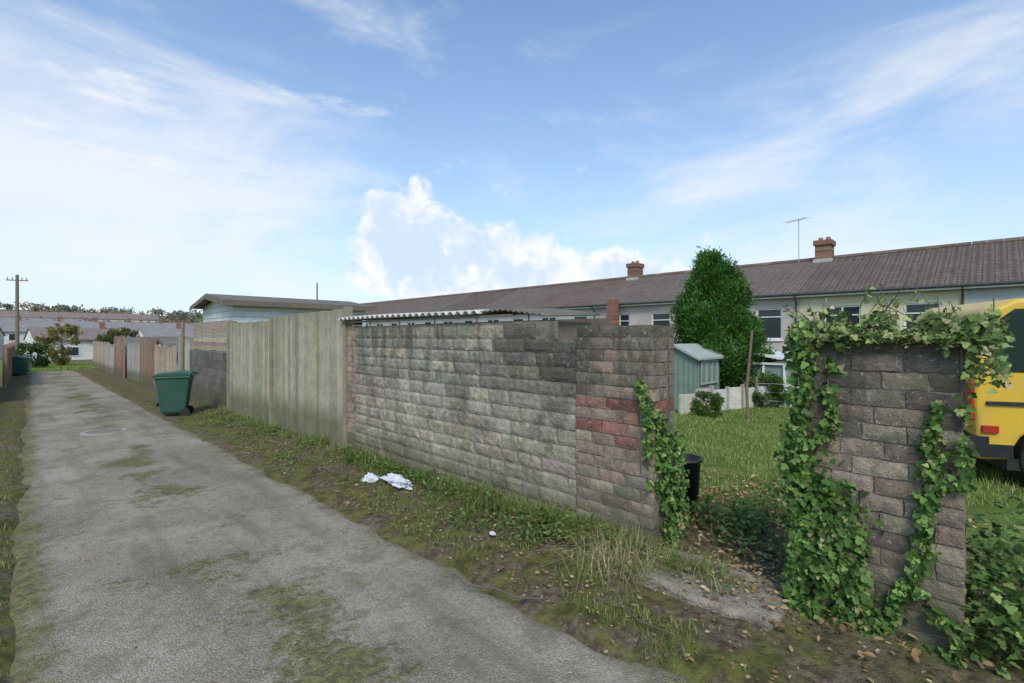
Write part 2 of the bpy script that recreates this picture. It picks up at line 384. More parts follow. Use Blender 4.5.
# ------------------------------------------------------------ timber fences
M_wood=m_attr('weathered_timber',.9,.4,5,.5,.004,60)
def boards(mb,u,v0,v1,ztop,zbot_off,cols,w=.12,gap=.006,jit=.012,th=.02,ztop2=None):
    v=v0
    while v<v1-.02:
        ww=w*random.uniform(.9,1.08); e=min(v+ww,v1); m_=(v+e)/2
        zt=ztop if ztop2 is None else ztop+(ztop2-ztop)*((m_-v0)/(v1-v0))
        zb=float(gz(u,m_))+zbot_off+random.uniform(-.02,.03)
        du=random.uniform(-.007,.007); col=cj(random.choice(cols),.10,.03)
        zt+=random.uniform(-jit,jit); nseg=6
        vs=[];fs=[]; ln=random.uniform(-.006,.006)
        for k in range(nseg+1):
            z=zb+(zt-zb)*k/nseg; bend=.004*math.sin(k*1.1+m_*7)
            for (dx,dy) in ((-th/2,0),(th/2,0),(th/2,1),(-th/2,1)):
                vs.append((u+dx+du+bend,(v+gap/2 if dy==0 else e-gap/2)+ln*k/nseg,z))
        for k in range(nseg):
            for q in range(4): fs.append((k*4+q,k*4+(q+1)%4,(k+1)*4+(q+1)%4,(k+1)*4+q))
        fs.append((0,3,2,1)); fs.append(tuple(nseg*4+q for q in range(4)))
        o=len(mb.v); mb.add(vs,fs,col)
        for q in range(8): mb.c[o+q]=lerp3(col,(.13,.13,.07),.75)
        for q in range(nseg*4,nseg*4+4): mb.c[o+q]=lerp3(col,(.20,.18,.13),.4)
        v=e
TW=[(.37,.335,.235),(.42,.38,.275),(.32,.295,.21),(.38,.34,.245)]
mb=MB(); boards(mb,3.33,6.86,9.80,2.07,.06,TW,.125,ztop2=2.03)
for z in (.5,1.1,1.75): mb.box(3.345,3.39,6.86,9.8,z,z+.08,(.2,.18,.11))
mb.box(3.30,3.42,6.785,6.86,-.4,2.1,(.27,.24,.17)); mb.box(3.28,3.41,9.82,9.93,-.4,2.02,(.26,.23,.15))
mb.build('timber_gate',[M_wood],(3.33,8.3,1),bevel=.003,seg=1)
mb=MB(); boards(mb,3.38,9.94,12.85,1.98,.05,TW,.125,ztop2=1.97)
for z in (.4,1.0,1.7): mb.box(3.40,3.44,9.94,12.85,z,z+.08,(.2,.18,.11))
mb.box(3.33,3.45,12.85,12.96,-.5,2.03,(.27,.24,.17))
mb.build('timber_gate',[M_wood],(3.38,11.4,1),bevel=.003,seg=1)
mb=MB(); fl2=lambda s,t,d:(3.36-d,s,t)
mb.box(3.375,3.55,12.97,16.9,-.6,1.28,mi=1); t=-.45;row=0
while t<1.2:
    s=12.97+(.22 if row%2 else 0)-.22
    while s<16.85:
        e=min(s+.44,16.9); a=max(s,12.97)
        if e-a>.05: blockf(mb,fl2,a+.006,e-.006,t+.006,t+.209,.19 if t>.95 else .1,cj((.17,.155,.13),.2),.004,3,2)
        s=e
    t+=.215;row+=1
mb.build('dark_block_wall',[M_block,M_mortar],(3.4,15,0))
mb=MB()
for k,z in enumerate(np.arange(1.30,1.98,.11)): mb.box(3.46,3.48,13.0,16.85,z,z+.105,cj((.34,.28,.21),.12))
for v in (13.0,14.9,16.8): mb.box(3.48,3.56,v,v+.08,1.0,2.03,(.18,.14,.1))
mb.build('slat_fence_panel',[M_wood],(3.5,15,1.6))
def fence_run(name,u,v0,v1,h,cols,w=.12,posts=True,th=.02):
    mb=MB(); zt=float(gz(u,(v0+v1)/2))+h
    boards(mb,u,v0,v1,zt,.04,cols,w,ztop2=zt-.02,jit=.02,th=th)
    n=max(1,round((v1-v0)/1.9))
    for i in range(n+1):
        v=v0+(v1-v0)*i/n; mb.box(u+.02,u+.12,v-.05,v+.05,zt-h-.3,zt+.05,cj(cols[0],.1))
    mb.box(u+.015,u+.05,v0,v1,zt-.35,zt-.27,cols[0]); mb.box(u+.015,u+.05,v0,v1,zt-h+.3,zt-h+.38,cols[0])
    return mb.build(name,[M_wood],(u,v0,zt))
BR=[(.30,.19,.13),(.25,.165,.115),(.33,.225,.15)]; GRY=[(.38,.355,.31),(.43,.40,.35)]; TAN=[(.44,.35,.25),(.40,.32,.22)]
fence_run('garden_fence',3.5,17.0,19.2,1.85,GRY)
mb=MB(); mb.tube([(3.2,17.0,-.4),(3.22,17.02,2.1)],[.06,.05],8,(.26,.2,.14)); mb.build('fence_post',[M_wood],(3.2,17,0))
fence_run('garden_fence',3.35,19.3,22.4,1.6,TAN)
fence_run('garden_gate',3.3,22.5,25.4,1.95,BR,.15)
fence_run('garden_fence',3.4,25.5,30.0,1.75,GRY)
fence_run('garden_gate',3.2,30.1,33.0,2.1,BR,.15)
fence_run('garden_fence',3.3,33.2,38.5,1.7,GRY)
fence_run('garden_fence',3.4,38.8,48.,1.9,TAN)
fence_run('garden_fence',-1.35,12,20,1.1,BR)
fence_run('garden_fence',-1.05,20.2,28,1.5,BR,.15)
fence_run('garden_fence',-.74,28.2,44,1.8,[(.36,.22,.15),(.31,.19,.13)],.15)
M_rend=m_basic('painted_render',(.6,.57,.52),.9,.2,3,.2,.01,dirt=(.35,.33,.28))
# ------------------------------------------------------------ garage behind fence
M_white=m_basic('white_paint',(.78,.77,.73),.6,.12,4,.15,.004,dirt=(.6,.59,.53))
M_felt=m_basic('roof_felt',(.15,.13,.105),.9,.35,5,.4,.01,dirt=(.22,.2,.15))
M_fascia=m_basic('brown_fascia',(.18,.14,.10),.7,.3,8,.2,.005)
M_asb=m_basic('corrugated_cement',(.56,.54,.49),.9,.3,5,.4,.006,dirt=(.34,.33,.26))
M_glass=m_basic('window_glass',(.035,.042,.048),.08,.2,2,0)
M_upvc=m_basic('white_upvc',(.78,.78,.76),.4,.05,4,0)
e=empty('garage_building',(6.2,17.2,0)); g0,g1,h0,h1=4.15,8.3,15.5,18.9; zb=-.5
mb=MB(); pk=(h0+h1)/2
mb.prism([(h0,zb),(h1,zb),(h1,2.62),(pk,2.86),(h0,2.62)],0,g0,g1); mb.build('walls',[M_white],parent=e)
mb=MB()
for z in np.arange(.2,2.6,.17): mb.box(g0-.012,g0-.002,h0,h1,z,z+.012); mb.box(g0,g1,h0-.012,h0-.002,z,z+.012)
mb.build('cladding_joints',[m_basic('joint',(.5,.49,.45),.8)],parent=e)
mb=MB(); mb.prism([(h0-.28,2.60),(pk,2.90),(h1+.28,2.60),(h1+.28,2.69),(pk,2.99),(h0-.28,2.69)],0,g0-.3,g1+.25); mb.build('roof',[M_felt],parent=e)
mb=MB(); mb.box(g0-.3,g1+.25,h0-.31,h0-.283,2.55,2.70)
mb.prism([(h0-.28,2.53),(pk,2.83),(h1+.28,2.53),(h1+.28,2.66),(pk,2.96),(h0-.28,2.66)],0,g0-.33,g0-.303); mb.build('fascia',[M_fascia],parent=e)
mb=MB(); mb.tube([(8.5,20.,-.5),(8.5,20.,3.9)],[.04,.03],8); mb.build('flue_pole',[M_fascia],(8.5,20,0))
e=empty('corrugated_lean_to',(4.4,4.9,1))
def corr(u0,u1,v0,v1,zf,pitch=.13,amp=.02):
    n=int((v1-v0)/pitch*8); m_=6; vs=[];fs=[]
    for i in range(n+1):
        v=v0+(v1-v0)*i/n
        for j in range(m_+1):
            u=u0+(u1-u0)*j/m_; vs.append((u,v,zf(u,v)+amp*math.sin(2*math.pi*v/pitch)))
    for i in range(n):
        for j in range(m_): fs.append((i*(m_+1)+j,(i+1)*(m_+1)+j,(i+1)*(m_+1)+j+1,i*(m_+1)+j+1))
    return vs,fs
mb=MB(); vs,fs=corr(3.24,4.6,3.75,6.9,lambda u,v:1.905+.05*(u-3.2)-.004*(v-5)+.012*math.sin(v*1.3)); mb.add(vs,fs)
o=mb.build('corrugated_roof',[M_asb],parent=e,smooth=True); sm=o.modifiers.new('s','SOLIDIFY'); sm.thickness=.012
mb=MB(); vs,fs=corr(3.3,4.2,2.9,4.0,lambda u,v:1.925+.04*(u-3.2)-.13*max(0,3.45-v)-.05*max(0,v-3.45),.075,.008); mb.add(vs,fs)
o=mb.build('felt_edge',[M_felt],parent=e,smooth=True); sm=o.modifiers.new('s','SOLIDIFY'); sm.thickness=.014
mb=MB(); mb.box(3.29,3.34,3.3,6.85,1.853,1.872); mb.box(3.56,4.15,2.98,3.02,-.2,1.80); mb.box(4.5,4.55,3.0,6.8,-.2,1.86); mb.build('timber_frame',[M_fascia],parent=e)
# ------------------------------------------------------------ wheelie bin
def plastic(name,col): return m_basic(name,col,.5,.15,5,.08,.003,dirt=tuple(c*.7+.03 for c in col))
M_green=plastic('green_plastic',(.02,.085,.055)); M_blk=plastic('black_plastic',(.015,.015,.016)); M_rub=m_basic('rubber',(.02,.02,.02),.8)
def bin_(loc,rot,s=1):
    e=empty('wheelie_bin',loc,rot)
    def bl(mb,name,m,bev=.012,sm=False):
        me_=mb.build(name,[m],origin=(0,0,0),bevel=bev); me_.parent=e; return me_
    mb=MB(); zs=[.07,.12,.55,.9,.96]; hw=[.20,.225,.255,.285,.30]; hd=[.20,.25,.30,.345,.36]
    vs=[];fs=[]
    for z,a,b in zip(zs,hw,hd): vs+=[(-a,-b,z),(a,-b,z),(a,b,z),(-a,b,z)]
    for k in range(4):
        for q in range(4): fs.append((k*4+q,k*4+(q+1)%4,(k+1)*4+(q+1)%4,(k+1)*4+q))
    fs+=[(0,3,2,1),(16,17,18,19)]; mb.add(vs,fs); mb.box(-.315,.315,-.375,.375,.93,.985)
    mb.box(-.16,.16,-.36,-.325,.25,.34); bl(mb,'body',M_green,.018)
    mb=MB(); mb.prism([(-.40,.985),(.38,.985),(.40,1.06),(.1,1.10),(-.3,1.06),(-.41,1.01)],0,-.325,.325); bl(mb,'lid',M_green,.02)
    mb=MB(); mb.tube([(-.28,.44,1.02),(.28,.44,1.02)],.017,10); 
    for x in(-.27,0,.27): mb.box(x-.02,x+.02,.36,.45,.99,1.035)
    bl(mb,'handle',M_green,.004)
    mb=MB()
    for x in(-.27,.27): mb.tube([(x-.025,.26,.1),(x+.025,.26,.1)],.10,20)
    mb.tube([(-.27,.26,.1),(.27,.26,.1)],.012,8); bl(mb,'wheels',M_rub,.01)
    e.scale=(s,s,s); return e
bin_((2.38,13.4,rz(2.4,13.2)),math.radians(-110),.94)
bin_((-.30,38,rz(-.3,38)),math.radians(80)); bin_((-.28,41.5,rz(-.3,41)),math.radians(95))
mb=MB(); n=28; prof=[(.0,.02),(.125,.02),(.13,.0),(.155,.42),(.172,.425),(.172,.455),(.158,.455),(.125,.04),(0,.04)]
vs=[];fs=[]
for r,z in prof:
    for k in range(n): vs.append((4.5+r*math.cos(2*math.pi*k/n),2.14+r*math.sin(2*math.pi*k/n),z+.03))
for j in range(len(prof)-1):
    for k in range(n): fs.append((j*n+k,j*n+(k+1)%n,(j+1)*n+(k+1)%n,(j+1)*n+k))
mb.add(vs,fs); mb.build('plant_tub',[M_blk],(4.5,2.14,.03),smooth=True)
# ------------------------------------------------------------ terraced houses
def m_tiles(name,c1,c2):
    m,nt,p=newmat(name); P=pos(nt); x,y,z=sep(nt,P)
    bt=nt.n('ShaderNodeTexBrick'); nt.put(bt.inputs['Vector'],comb(nt,y,nt.m('MULTIPLY',x,1.13),0))
    bt.inputs['Scale'].default_value=1; bt.inputs['Brick Width'].default_value=.30; bt.inputs['Row Height'].default_value=.32
    bt.inputs['Mortar Size'].default_value=.02; bt.offset=0
    nt.put(bt.inputs['Color1'],c1); nt.put(bt.inputs['Color2'],c2); bt.inputs['Mortar'].default_value=(.06,.05,.042,1); bt.inputs['Bias'].default_value=0
    c=nt.mix(nt.ss(nt.noise(P,.8,5,.7),.4,.7),bt.outputs[0],tuple(a*.65 for a in c1))
    c=nt.mix(nt.m('MULTIPLY',nt.ss(nt.noise(P,3,5,.75),.52,.7),.5),c,(.26,.22,.16))
    nt.put(p.inputs['Base Color'],c); p.inputs['Roughness'].default_value=.9; p.inputs['Specular IOR Level'].default_value=.2
    row=nt.m('FRACT',nt.m('DIVIDE',nt.m('MULTIPLY',x,1.13),.32)); colw=nt.m('SINE',nt.m('MULTIPLY',y,2*math.pi/.30))
    h=nt.m('ADD',nt.m('MULTIPLY',row,-1.),nt.m('MULTIPLY',colw,.5))
    nt.put(p.inputs['Normal'],nt.bump(h,1.,.05)); return m
M_t1=m_tiles('brown_tiles',(.19,.14,.11),(.15,.112,.09)); M_t2=m_tiles('plum_tiles',(.22,.17,.14),(.185,.142,.12)); M_t3=m_tiles('rust_tiles',(.22,.15,.115),(.18,.13,.105))
def m_render(name,c): return m_basic(name,c,.92,.14,1.2,.3,.01,dirt=tuple(a*.75 for a in c),fine=40)
WALLM=[m_render('pink_render',(.54,.46,.41)),m_render('beige_render',(.54,.49,.43)),m_render('yellow_render',(.64,.57,.38)),m_render('grey_render',(.52,.50,.47))]
M_chb=m_attr('chimney_brick',.9,.3,20); M_gut=m_basic('gutter',(.05,.05,.05),.5); 
def wall_open(mb,fm,s0,s1,z0,z1,ops,dep=.12):
    S=sorted(set([s0,s1]+[o[0] for o in ops]+[o[1] for o in ops])); Z=sorted(set([z0,z1]+[o[2] for o in ops]+[o[3] for o in ops]))
    for a,b in zip(S[:-1],S[1:]):
        for c,d in zip(Z[:-1],Z[1:]):
            if any(o[0]<=a and b<=o[1] and o[2]<=c and d<=o[3] for o in ops): continue
            mb.add([fm(a,c,0),fm(b,c,0),fm(b,d,0),fm(a,d,0)],[(0,1,2,3)])
    for a,b,c,d in ops:
        mb.add([fm(a,c,0),fm(b,c,0),fm(b,d,0),fm(a,d,0),fm(a,c,-dep),fm(b,c,-dep),fm(b,d,-dep),fm(a,d,-dep)],[(0,1,5,4),(1,2,6,5),(2,3,7,6),(3,0,4,7)])
def window(mbf,mbg,fm,a,b,c,d,dep=.1,mull=1,t=.06):
    def bx(s0,s1,z0,z1,d0,d1,mb):
        vs=[fm(s,z,dd) for dd in(d0,d1) for s,z in((s0,z0),(s1,z0),(s1,z1),(s0,z1))]
        mb.add(vs,[(0,1,2,3),(7,6,5,4),(0,4,5,1),(1,5,6,2),(2,6,7,3),(3,7,4,0)])
    bx(a,b,c,c+t,-dep,-dep+.05,mbf); bx(a,b,d-t,d,-dep,-dep+.05,mbf); bx(a,a+t,c+t,d-t,-dep,-dep+.05,mbf); bx(b-t,b,c+t,d-t,-dep,-dep+.05,mbf)
    for i in range(mull):
        m_=a+(b-a)*(i+1)/(mull+1); bx(m_-t/2,m_+t/2,c+t,d-t,-dep+.002,-dep+.048,mbf)
    bx(a+t,b-t,d-.38,d-.38+t*.7,-dep+.004,-dep+.052,mbf)
    bx(a-.05,b+.05,c-.07,c-.002,-.02,.06,mbf)
    mbg.add([fm(a+t,c+t,-dep+.01),fm(b-t,c+t,-dep+.01),fm(b-t,d-t,-dep+.01),fm(a+t,d-t,-dep+.01)],[(0,1,2,3)])
def house(v0,v1,wm,tm,chim=False,u0=22.,dp=8.,gzb=-2.6,ez=3.48,rzz=5.20):
    e=empty('terraced_house',(u0+dp/2,(v0+v1)/2,gzb))
    fm=lambda s,z,d:(u0-d,s,z); um=u0+dp/2
    x0=v0+.65
    w1=(x0,x0+1.0,1.55,2.85); w2=(v0+2.9,v0+4.1,1.55,2.85)
    w3=(w2[0],w2[1]+.3,-1.2,.1); dr=(x0,x0+.9,gzb+.3,.1)
    mb=MB(); wall_open(mb,fm,v0,v1,gzb,ez,[w1,w2,w3,dr])
    mb.add([(u0+dp,v0,gzb),(u0+dp,v1,gzb),(u0+dp,v1,ez),(u0+dp,v0,ez)],[(0,1,2,3)])
    for v in(v0,v1): 
        vv=v+(.002 if v==v0 else -.002)
        mb.add([(u0,vv,gzb),(u0+dp,vv,gzb),(u0+dp,vv,ez),(um,vv,rzz-.12),(u0,vv,ez)],[(0,1,2,3,4)])
    mb.build('walls',[wm],parent=e,recalc=False)
    mf=MB();mgl=MB()
    window(mf,mgl,fm,*w1,mull=0); window(mf,mgl,fm,*w2); window(mf,mgl,fm,*w3)
    mf.build('window_frames',[M_upvc],parent=e); mgl.build('window_glass',[M_glass],parent=e)
    mb=MB(); mb.box(u0+.06,u0+.1,dr[0],dr[1],dr[2],dr[3]); mb.box(u0+.04,u0+.058,dr[0]+.15,dr[1]-.15,dr[2]+1.2,dr[3]-.2); mb.build('door',[M_upvc],parent=e)
    mb=MB(); sl=(rzz-ez)/(dp/2)
    for sg in(-1,1):
        a=um+sg*(dp/2+.3); za=ez-.3*sl+.06
        vs=[(a,v0+.003,za),(um,v0+.003,rzz+.06),(um,v1-.003,rzz+.06),(a,v1-.003,za)]; vs+=[(x,y,z-.1) for x,y,z in vs]
        mb.add(vs,[(0,1,2,3),(7,6,5,4),(0,4,5,1),(1,5,6,2),(2,6,7,3),(3,7,4,0)])
    mb.build('roof',[tm],parent=e)
    mb=MB(); v=v0+.01
    while v<v1-.1: mb.tube([(um,v,rzz+.05),(um,min(v+.44,v1-.01),rzz+.05)],.12,8,cj((.18,.125,.10),.15)); v+=.45
    mb.build('ridge_tiles',[M_chb],parent=e)
    mb=MB(); mb.tube([(u0-.33,v0+.005,ez-.13),(u0-.33,v1-.005,ez-.13)],.05,8); mb.box(u0-.27,u0-.245,v0+.005,v1-.005,ez-.24,ez-.06,mi=1)
    mb.tube([(u0-.33,v0+.12,ez-.15),(u0-.06,v0+.12,ez-.45),(u0-.06,v0+.12,gzb+.2)],.035,8); mb.build('gutter_and_downpipe',[M_gut,M_upvc],parent=e)
    if chim:
        mb=MB(); cw=.42; t=rzz-.5
        while t<rzz+.85-.01:
            g=.02 if t<rzz+.65 else -.04
            xa,xb,ya,yb=um-cw+g,um+cw-g,v0-.32+g,v0+.32-g
            mb.box(xa,xb,ya,yb,t,t+.067,cj((.28,.15,.105),.15))
            mb.box(xa+.012,xb-.012,ya+.012,yb-.012,t+.067,t+.077,(.3,.27,.22))
            t+=.077
        for yy in(-.15,.15): mb.tube([(um,v0+yy,rzz+.82),(um,v0+yy,rzz+1.05)],[.11,.09],12,(.33,.16,.1))
        mb.box(um-cw-.05,um+cw+.05,v0-.37,v0+.37,rzz-.25,rzz+.02,(.45,.43,.38))
        mb.build('chimney',[M_chb],parent=e)
    return e
b0=5.57; w=4.93
for k in range(-3,12):
    v0=b0+k*w
    wm={-1:WALLM[2],-2:WALLM[3],-3:WALLM[1],0:WALLM[0]}.get(k,WALLM[[1,0,3,1,0][k%5]])
    house(v0,v0+w,wm,M_t1 if k<0 else [M_t2,M_t2,M_t3,M_t2,M_t1][k%5],chim=k in(0,2))
mb=MB(); mb.tube([(25.9,6.6,5.1),(25.9,6.6,7.3)],.02,6)
mb.tube([(25.6,6.2,7.2),(26.2,7.2,7.25)],.012,6)
for k in range(7):
    t=k/6; cx=25.6+.6*t; cy=6.2+1.*t; mb.tube([(cx-.22,cy+.13,7.2+.05*t),(cx+.22,cy-.13,7.2+.05*t)],.008,5)
mb.build('tv_aerial',[m_basic('aluminium',(.5,.5,.5),.4,metal=.3)],(25.9,6.6,5.2))
mb=MB(); mb.box(18.6,21.95,12.6,16.2,-2.4,.9,mi=0); mb.prism([(12.4,.9),(16.4,.9),(16.4,1.0),(14.4,1.5),(12.4,1.0)],0,18.4,21.96,mi=1)
z=.6
while z<3.55: mb.box(21.25,21.62,13.8,14.3,z,z+.067,cj((.26,.13,.09),.15),mi=2); mb.box(21.26,21.61,13.81,14.29,z+.067,z+.077,(.3,.27,.22),mi=2); z+=.077
mb.tube([(21.43,14.05,3.5),(21.43,14.05,3.8)],[.11,.09],10,(.3,.15,.1),2)
mb.build('house_rear_extension',[WALLM[1],M_t2,M_chb],(20,14.4,-2))
# ------------------------------------------------------------ garden shed + greenhouse + fences
M_shedg=m_basic('green_shed_paint',(.20,.265,.215),.8,.25,5,.3,.004); M_shedr=m_basic('pale_green_felt',(.36,.39,.34),.9,.2,5,.3,.006)
e=empty('garden_shed',(11.2,5.2,0)); mb=MB(); sa,sb,s0_,s1_=10.6,11.9,4.75,5.75; sm_=(s0_+s1_)/2
mb.prism([(s0_,-.3),(s1_,-.3),(s1_,1.18),(sm_,1.42),(s0_,1.18)],0,sa,sb); mb.build('walls',[M_shedg],parent=e)
mb=MB(); mb.prism([(s0_-.1,1.13),(sm_,1.43),(s1_+.1,1.13),(s1_+.1,1.18),(sm_,1.49),(s0_-.1,1.18)],0,sa-.1,sb+.1); mb.build('roof',[M_shedr],parent=e)
mb=MB()
for v in np.arange(s0_+.05,s1_,.12): mb.box(sa-.012,sa-.002,v,v+.008,-.1,1.17)
for u in np.arange(sa+.05,sb,.12): mb.box(u,u+.008,s0_-.012,s0_-.002,-.1,1.17)
mb.build('cladding_battens',[m_basic('shed_battens',(.14,.19,.155),.8)],parent=e)
mb=MB(); mb.box(sa+.2,sa+1.1,s0_-.02,s0_-.013,.6,1.08); mb.build('window_glass',[m_basic('shed_window',(.20,.26,.24),.15,.25,4,0)],parent=e)
mb=MB()
for x_ in(sa+.2,sa+.48,sa+.78,sa+1.07): mb.box(x_,x_+.035,s0_-.04,s0_-.021,.6,1.08)
mb.box(sa+.18,sa+1.12,s0_-.042,s0_-.022,.56,.599); mb.box(sa+.18,sa+1.12,s0_-.042,s0_-.022,1.081,1.11); mb.build('window_bars',[M_shedr],parent=e)
e=empty('small_greenhouse',(13.4,3.8,0)); mf=MB(); x0,x1,y0,y1=12.8,14.6,3.1,4.5
for x in np.linspace(x0,x1,4):
    for y in(y0,y1): mf.box(x-.03,x+.03,y-.03,y+.03,-.3,1.0)
for y in np.linspace(y0,y1,4)[1:-1]:
    for x in(x0,x1): mf.box(x-.03,x+.03,y-.025,y+.025,-.3,1.0)
for z in(-.05,.45,.97):
    mf.box(x0-.03,x1+.03,y0-.035,y0+.035,z,z+.06); mf.box(x0-.03,x1+.03,y1-.035,y1+.035,z,z+.06); mf.box(x0-.035,x0+.035,y0,y1,z+.003,z+.057); mf.box(x1-.035,x1+.035,y0,y1,z+.003,z+.057)
mf.prism([(y0-.1,1.03),(y1+.1,1.25),(y1+.1,1.3),(y0-.1,1.08)],0,x0-.1,x1+.1); mf.box(x0-.02,x1+.02,y0-.01,y0+.01,-.3,.42); mf.box(x0-.01,x0+.01,y0,y1,-.3,.42)
mf.build('frame',[M_upvc],parent=e); mb=MB(); mb.box(x0+.02,x1-.02,y0+.02,y1-.02,.42,1.0); mb.build('glazing',[m_basic('greenhouse_glass',(.25,.30,.28),.15,.2,3,0)],parent=e)
Mx=Matrix.Translation((10.0,4.85,0))@Matrix.Rotation(math.atan2(4.0-4.85,12.3-10.0),4,'Z'); Lf=math.hypot(2.3,.85)
mb=MB(); s=0
while s<Lf:
    hh=.46+random.uniform(-.07,.07); mb.box(s,s+.42,-.012+random.uniform(-.02,.02),.014+.02,-.2,hh,cj((.55,.53,.48),.14),M=Mx); mb.box(s+.42,s+.48,-.04,.03,-.2,hh+.06,cj((.40,.35,.28),.12),M=Mx); s+=.49
mb.build('white_panel_fence',[M_wood],(11.1,4.4,0))
mb=MB(); mb.tube([(10.2,3.50,-.2),(10.23,3.54,.6),(10.3,3.46,1.78)],[.035,.03,.025],8,(.22,.14,.095)); mb.build('leaning_post',[M_wood],(10.2,3.5,0))
mb=MB()
for i in range(6): mb.tube([(12.2+.3*i,4.0-.75*i,-.2),(12.2+.3*i,4.0-.75*i,.7)],.03,6,(.24,.19,.14))
for z in(.15,.35,.55): mb.tube([(12.2,4.0,z),(13.7,.25,z)],.006,4,(.4,.4,.38))
mb.build('wire_fence',[M_wood],(12.5,3,0))
fence_run('garden_boundary_fence',16.4,-5,2.8,1.2,GRY); fence_run('garden_boundary_fence',15.4,4.6,14,1.15,TAN)
# ------------------------------------------------------------ van
e=empty('yellow_van',(7.25,.16,float(gz(7.3,0))),math.atan2(-.905,.424))
M_yel=newmat('yellow_van_paint')[0]; q=M_yel.node_tree.nodes['Principled BSDF']; nt=NT(M_yel.node_tree)
nt.put(q.inputs['Base Color'],nt.mix(nt.ss(nt.noise(pos(nt),2.5,5,.7),.45,.75),(.70,.44,.04),(.58,.37,.08))); q.inputs['Roughness'].default_value=.38; q.inputs['Coat Weight'].default_value=.2
def arch(cx,r,n=10): return [(cx+r*math.cos(math.pi*k/n),.34+r*math.sin(math.pi*k/n)) for k in range(n+1)]
prof=[(0.03,.45),(0.0,1.0),(.05,1.55),(.16,1.95),(.35,2.06),(2.6,2.10),(3.3,2.03),(3.95,1.30),(4.65,1.08),(4.8,.85),(4.8,.32)]
prof+=arch(4.0,.40)+arch(.72,.40)+[(.03,.32)]
def vbuild(mb,name,m,bev=.0,sm=False):
    o=mb.build(name,m,origin=(0,0,0),bevel=bev,seg=3); o.parent=e; return o
mb=MB(); mb.prism(prof,1,0,1.85); vbuild(mb,'body',[M_yel],.045)
M_vg=m_basic('van_glass',(.02,.035,.03),.06,.1,2,0)
for nm,y0_,y1_ in(('side_windows_near',-.008,.004),('side_windows_far',1.846,1.858)):
    mb=MB()
    mb.prism([(.16,1.28),(.22,1.85),(.34,1.95),(1.15,1.96),(1.15,1.26)],1,y0_,y1_)
    mb.prism([(1.25,1.30),(1.25,1.93),(2.2,1.94),(2.2,1.30)],1,y0_,y1_); mb.prism([(2.3,1.30),(2.3,1.94),(3.15,1.92),(3.7,1.36),(3.6,1.30)],1,y0_,y1_)
    vbuild(mb,nm,[M_vg],.002)
mb=MB()
for y in(-.004,1.851):
    for x in(1.2,2.25,3.72): mb.box(x,x+.012,y,y+.003,.5,1.9)
    mb.box(.1,3.7,y-.02 if y<1 else y,y+.003 if y<1 else y+.023,.92,.96)
    mb.box(.02,.32,y-.02 if y<1 else y,y+.003 if y<1 else y+.023,.36,.50)
mb.box(-.10,.12,-.02,1.87,.36,.58); mb.box(4.72,4.9,-.02,1.87,.32,.6); mb.box(.3,4.5,.05,1.8,.22,.34)
vbuild(mb,'bumpers_and_trim',[M_blk],.01)
mb=MB(); mb.box(-.02,.05,.02,.16,.75,1.15); mb.box(-.02,.05,1.69,1.83,.75,1.15); mb.box(.06,.20,-.03,0,.62,.70); mb.box(-.11,-.09,.1,1.7,.42,.5)
vbuild(mb,'tail_lights',[m_basic('red_lens',(.4,.03,.02),.3,.05,4,0)],.006)
mb=MB()
for cx in(.72,4.0):
    for y in(.02,1.63): mb.tube([(cx,y,.33),(cx,y+.2,.33)],.32,28)
vbuild(mb,'tyres',[M_rub],.03)
mb=MB()
for cx in(.72,4.0):
    for y in(.005,1.65): mb.tube([(cx,y,.33),(cx,y+.2,.33)],.2,20)
vbuild(mb,'wheel_hubs',[m_basic('steel',(.35,.12,.1),.4,metal=.2)],.02)
mb=MB(); mb.prism([(3.36,1.97),(3.92,1.36),(3.94,1.38),(3.38,1.99)],1,.15,1.7); mb.box(-.0,.06,.25,1.6,1.3,1.85); vbuild(mb,'windscreen_and_rear_window',[M_vg],.005)
mb=MB(); mb.box(4.76,4.82,.1,.4,.7,.95); mb.box(4.76,4.82,1.45,1.75,.7,.95); vbuild(mb,'headlights',[m_basic('lens',(.7,.7,.7),.1,.05,4,0)],.01)
# ------------------------------------------------------------ utility pole
mb=MB(); pu,pv=-.75,62.; pz=float(gz(pu,pv)); mb.tube([(pu,pv,pz-.3),(pu,pv,pz+8.1)],[.16,.11],10,(.21,.165,.12))
mb.tube([(pu-.7,pv+.2,pz+7.6),(pu+.7,pv-.2,pz+7.6)],.05,6,(.21,.165,.12))
for k in(-.6,-.3,.3,.6): mb.tube([(pu+k,pv-k*.22,pz+7.6),(pu+k,pv-k*.22,pz+7.85)],.04,6,(.3,.3,.28))
mb.build('utility_pole',[M_wood],(pu,pv,pz))
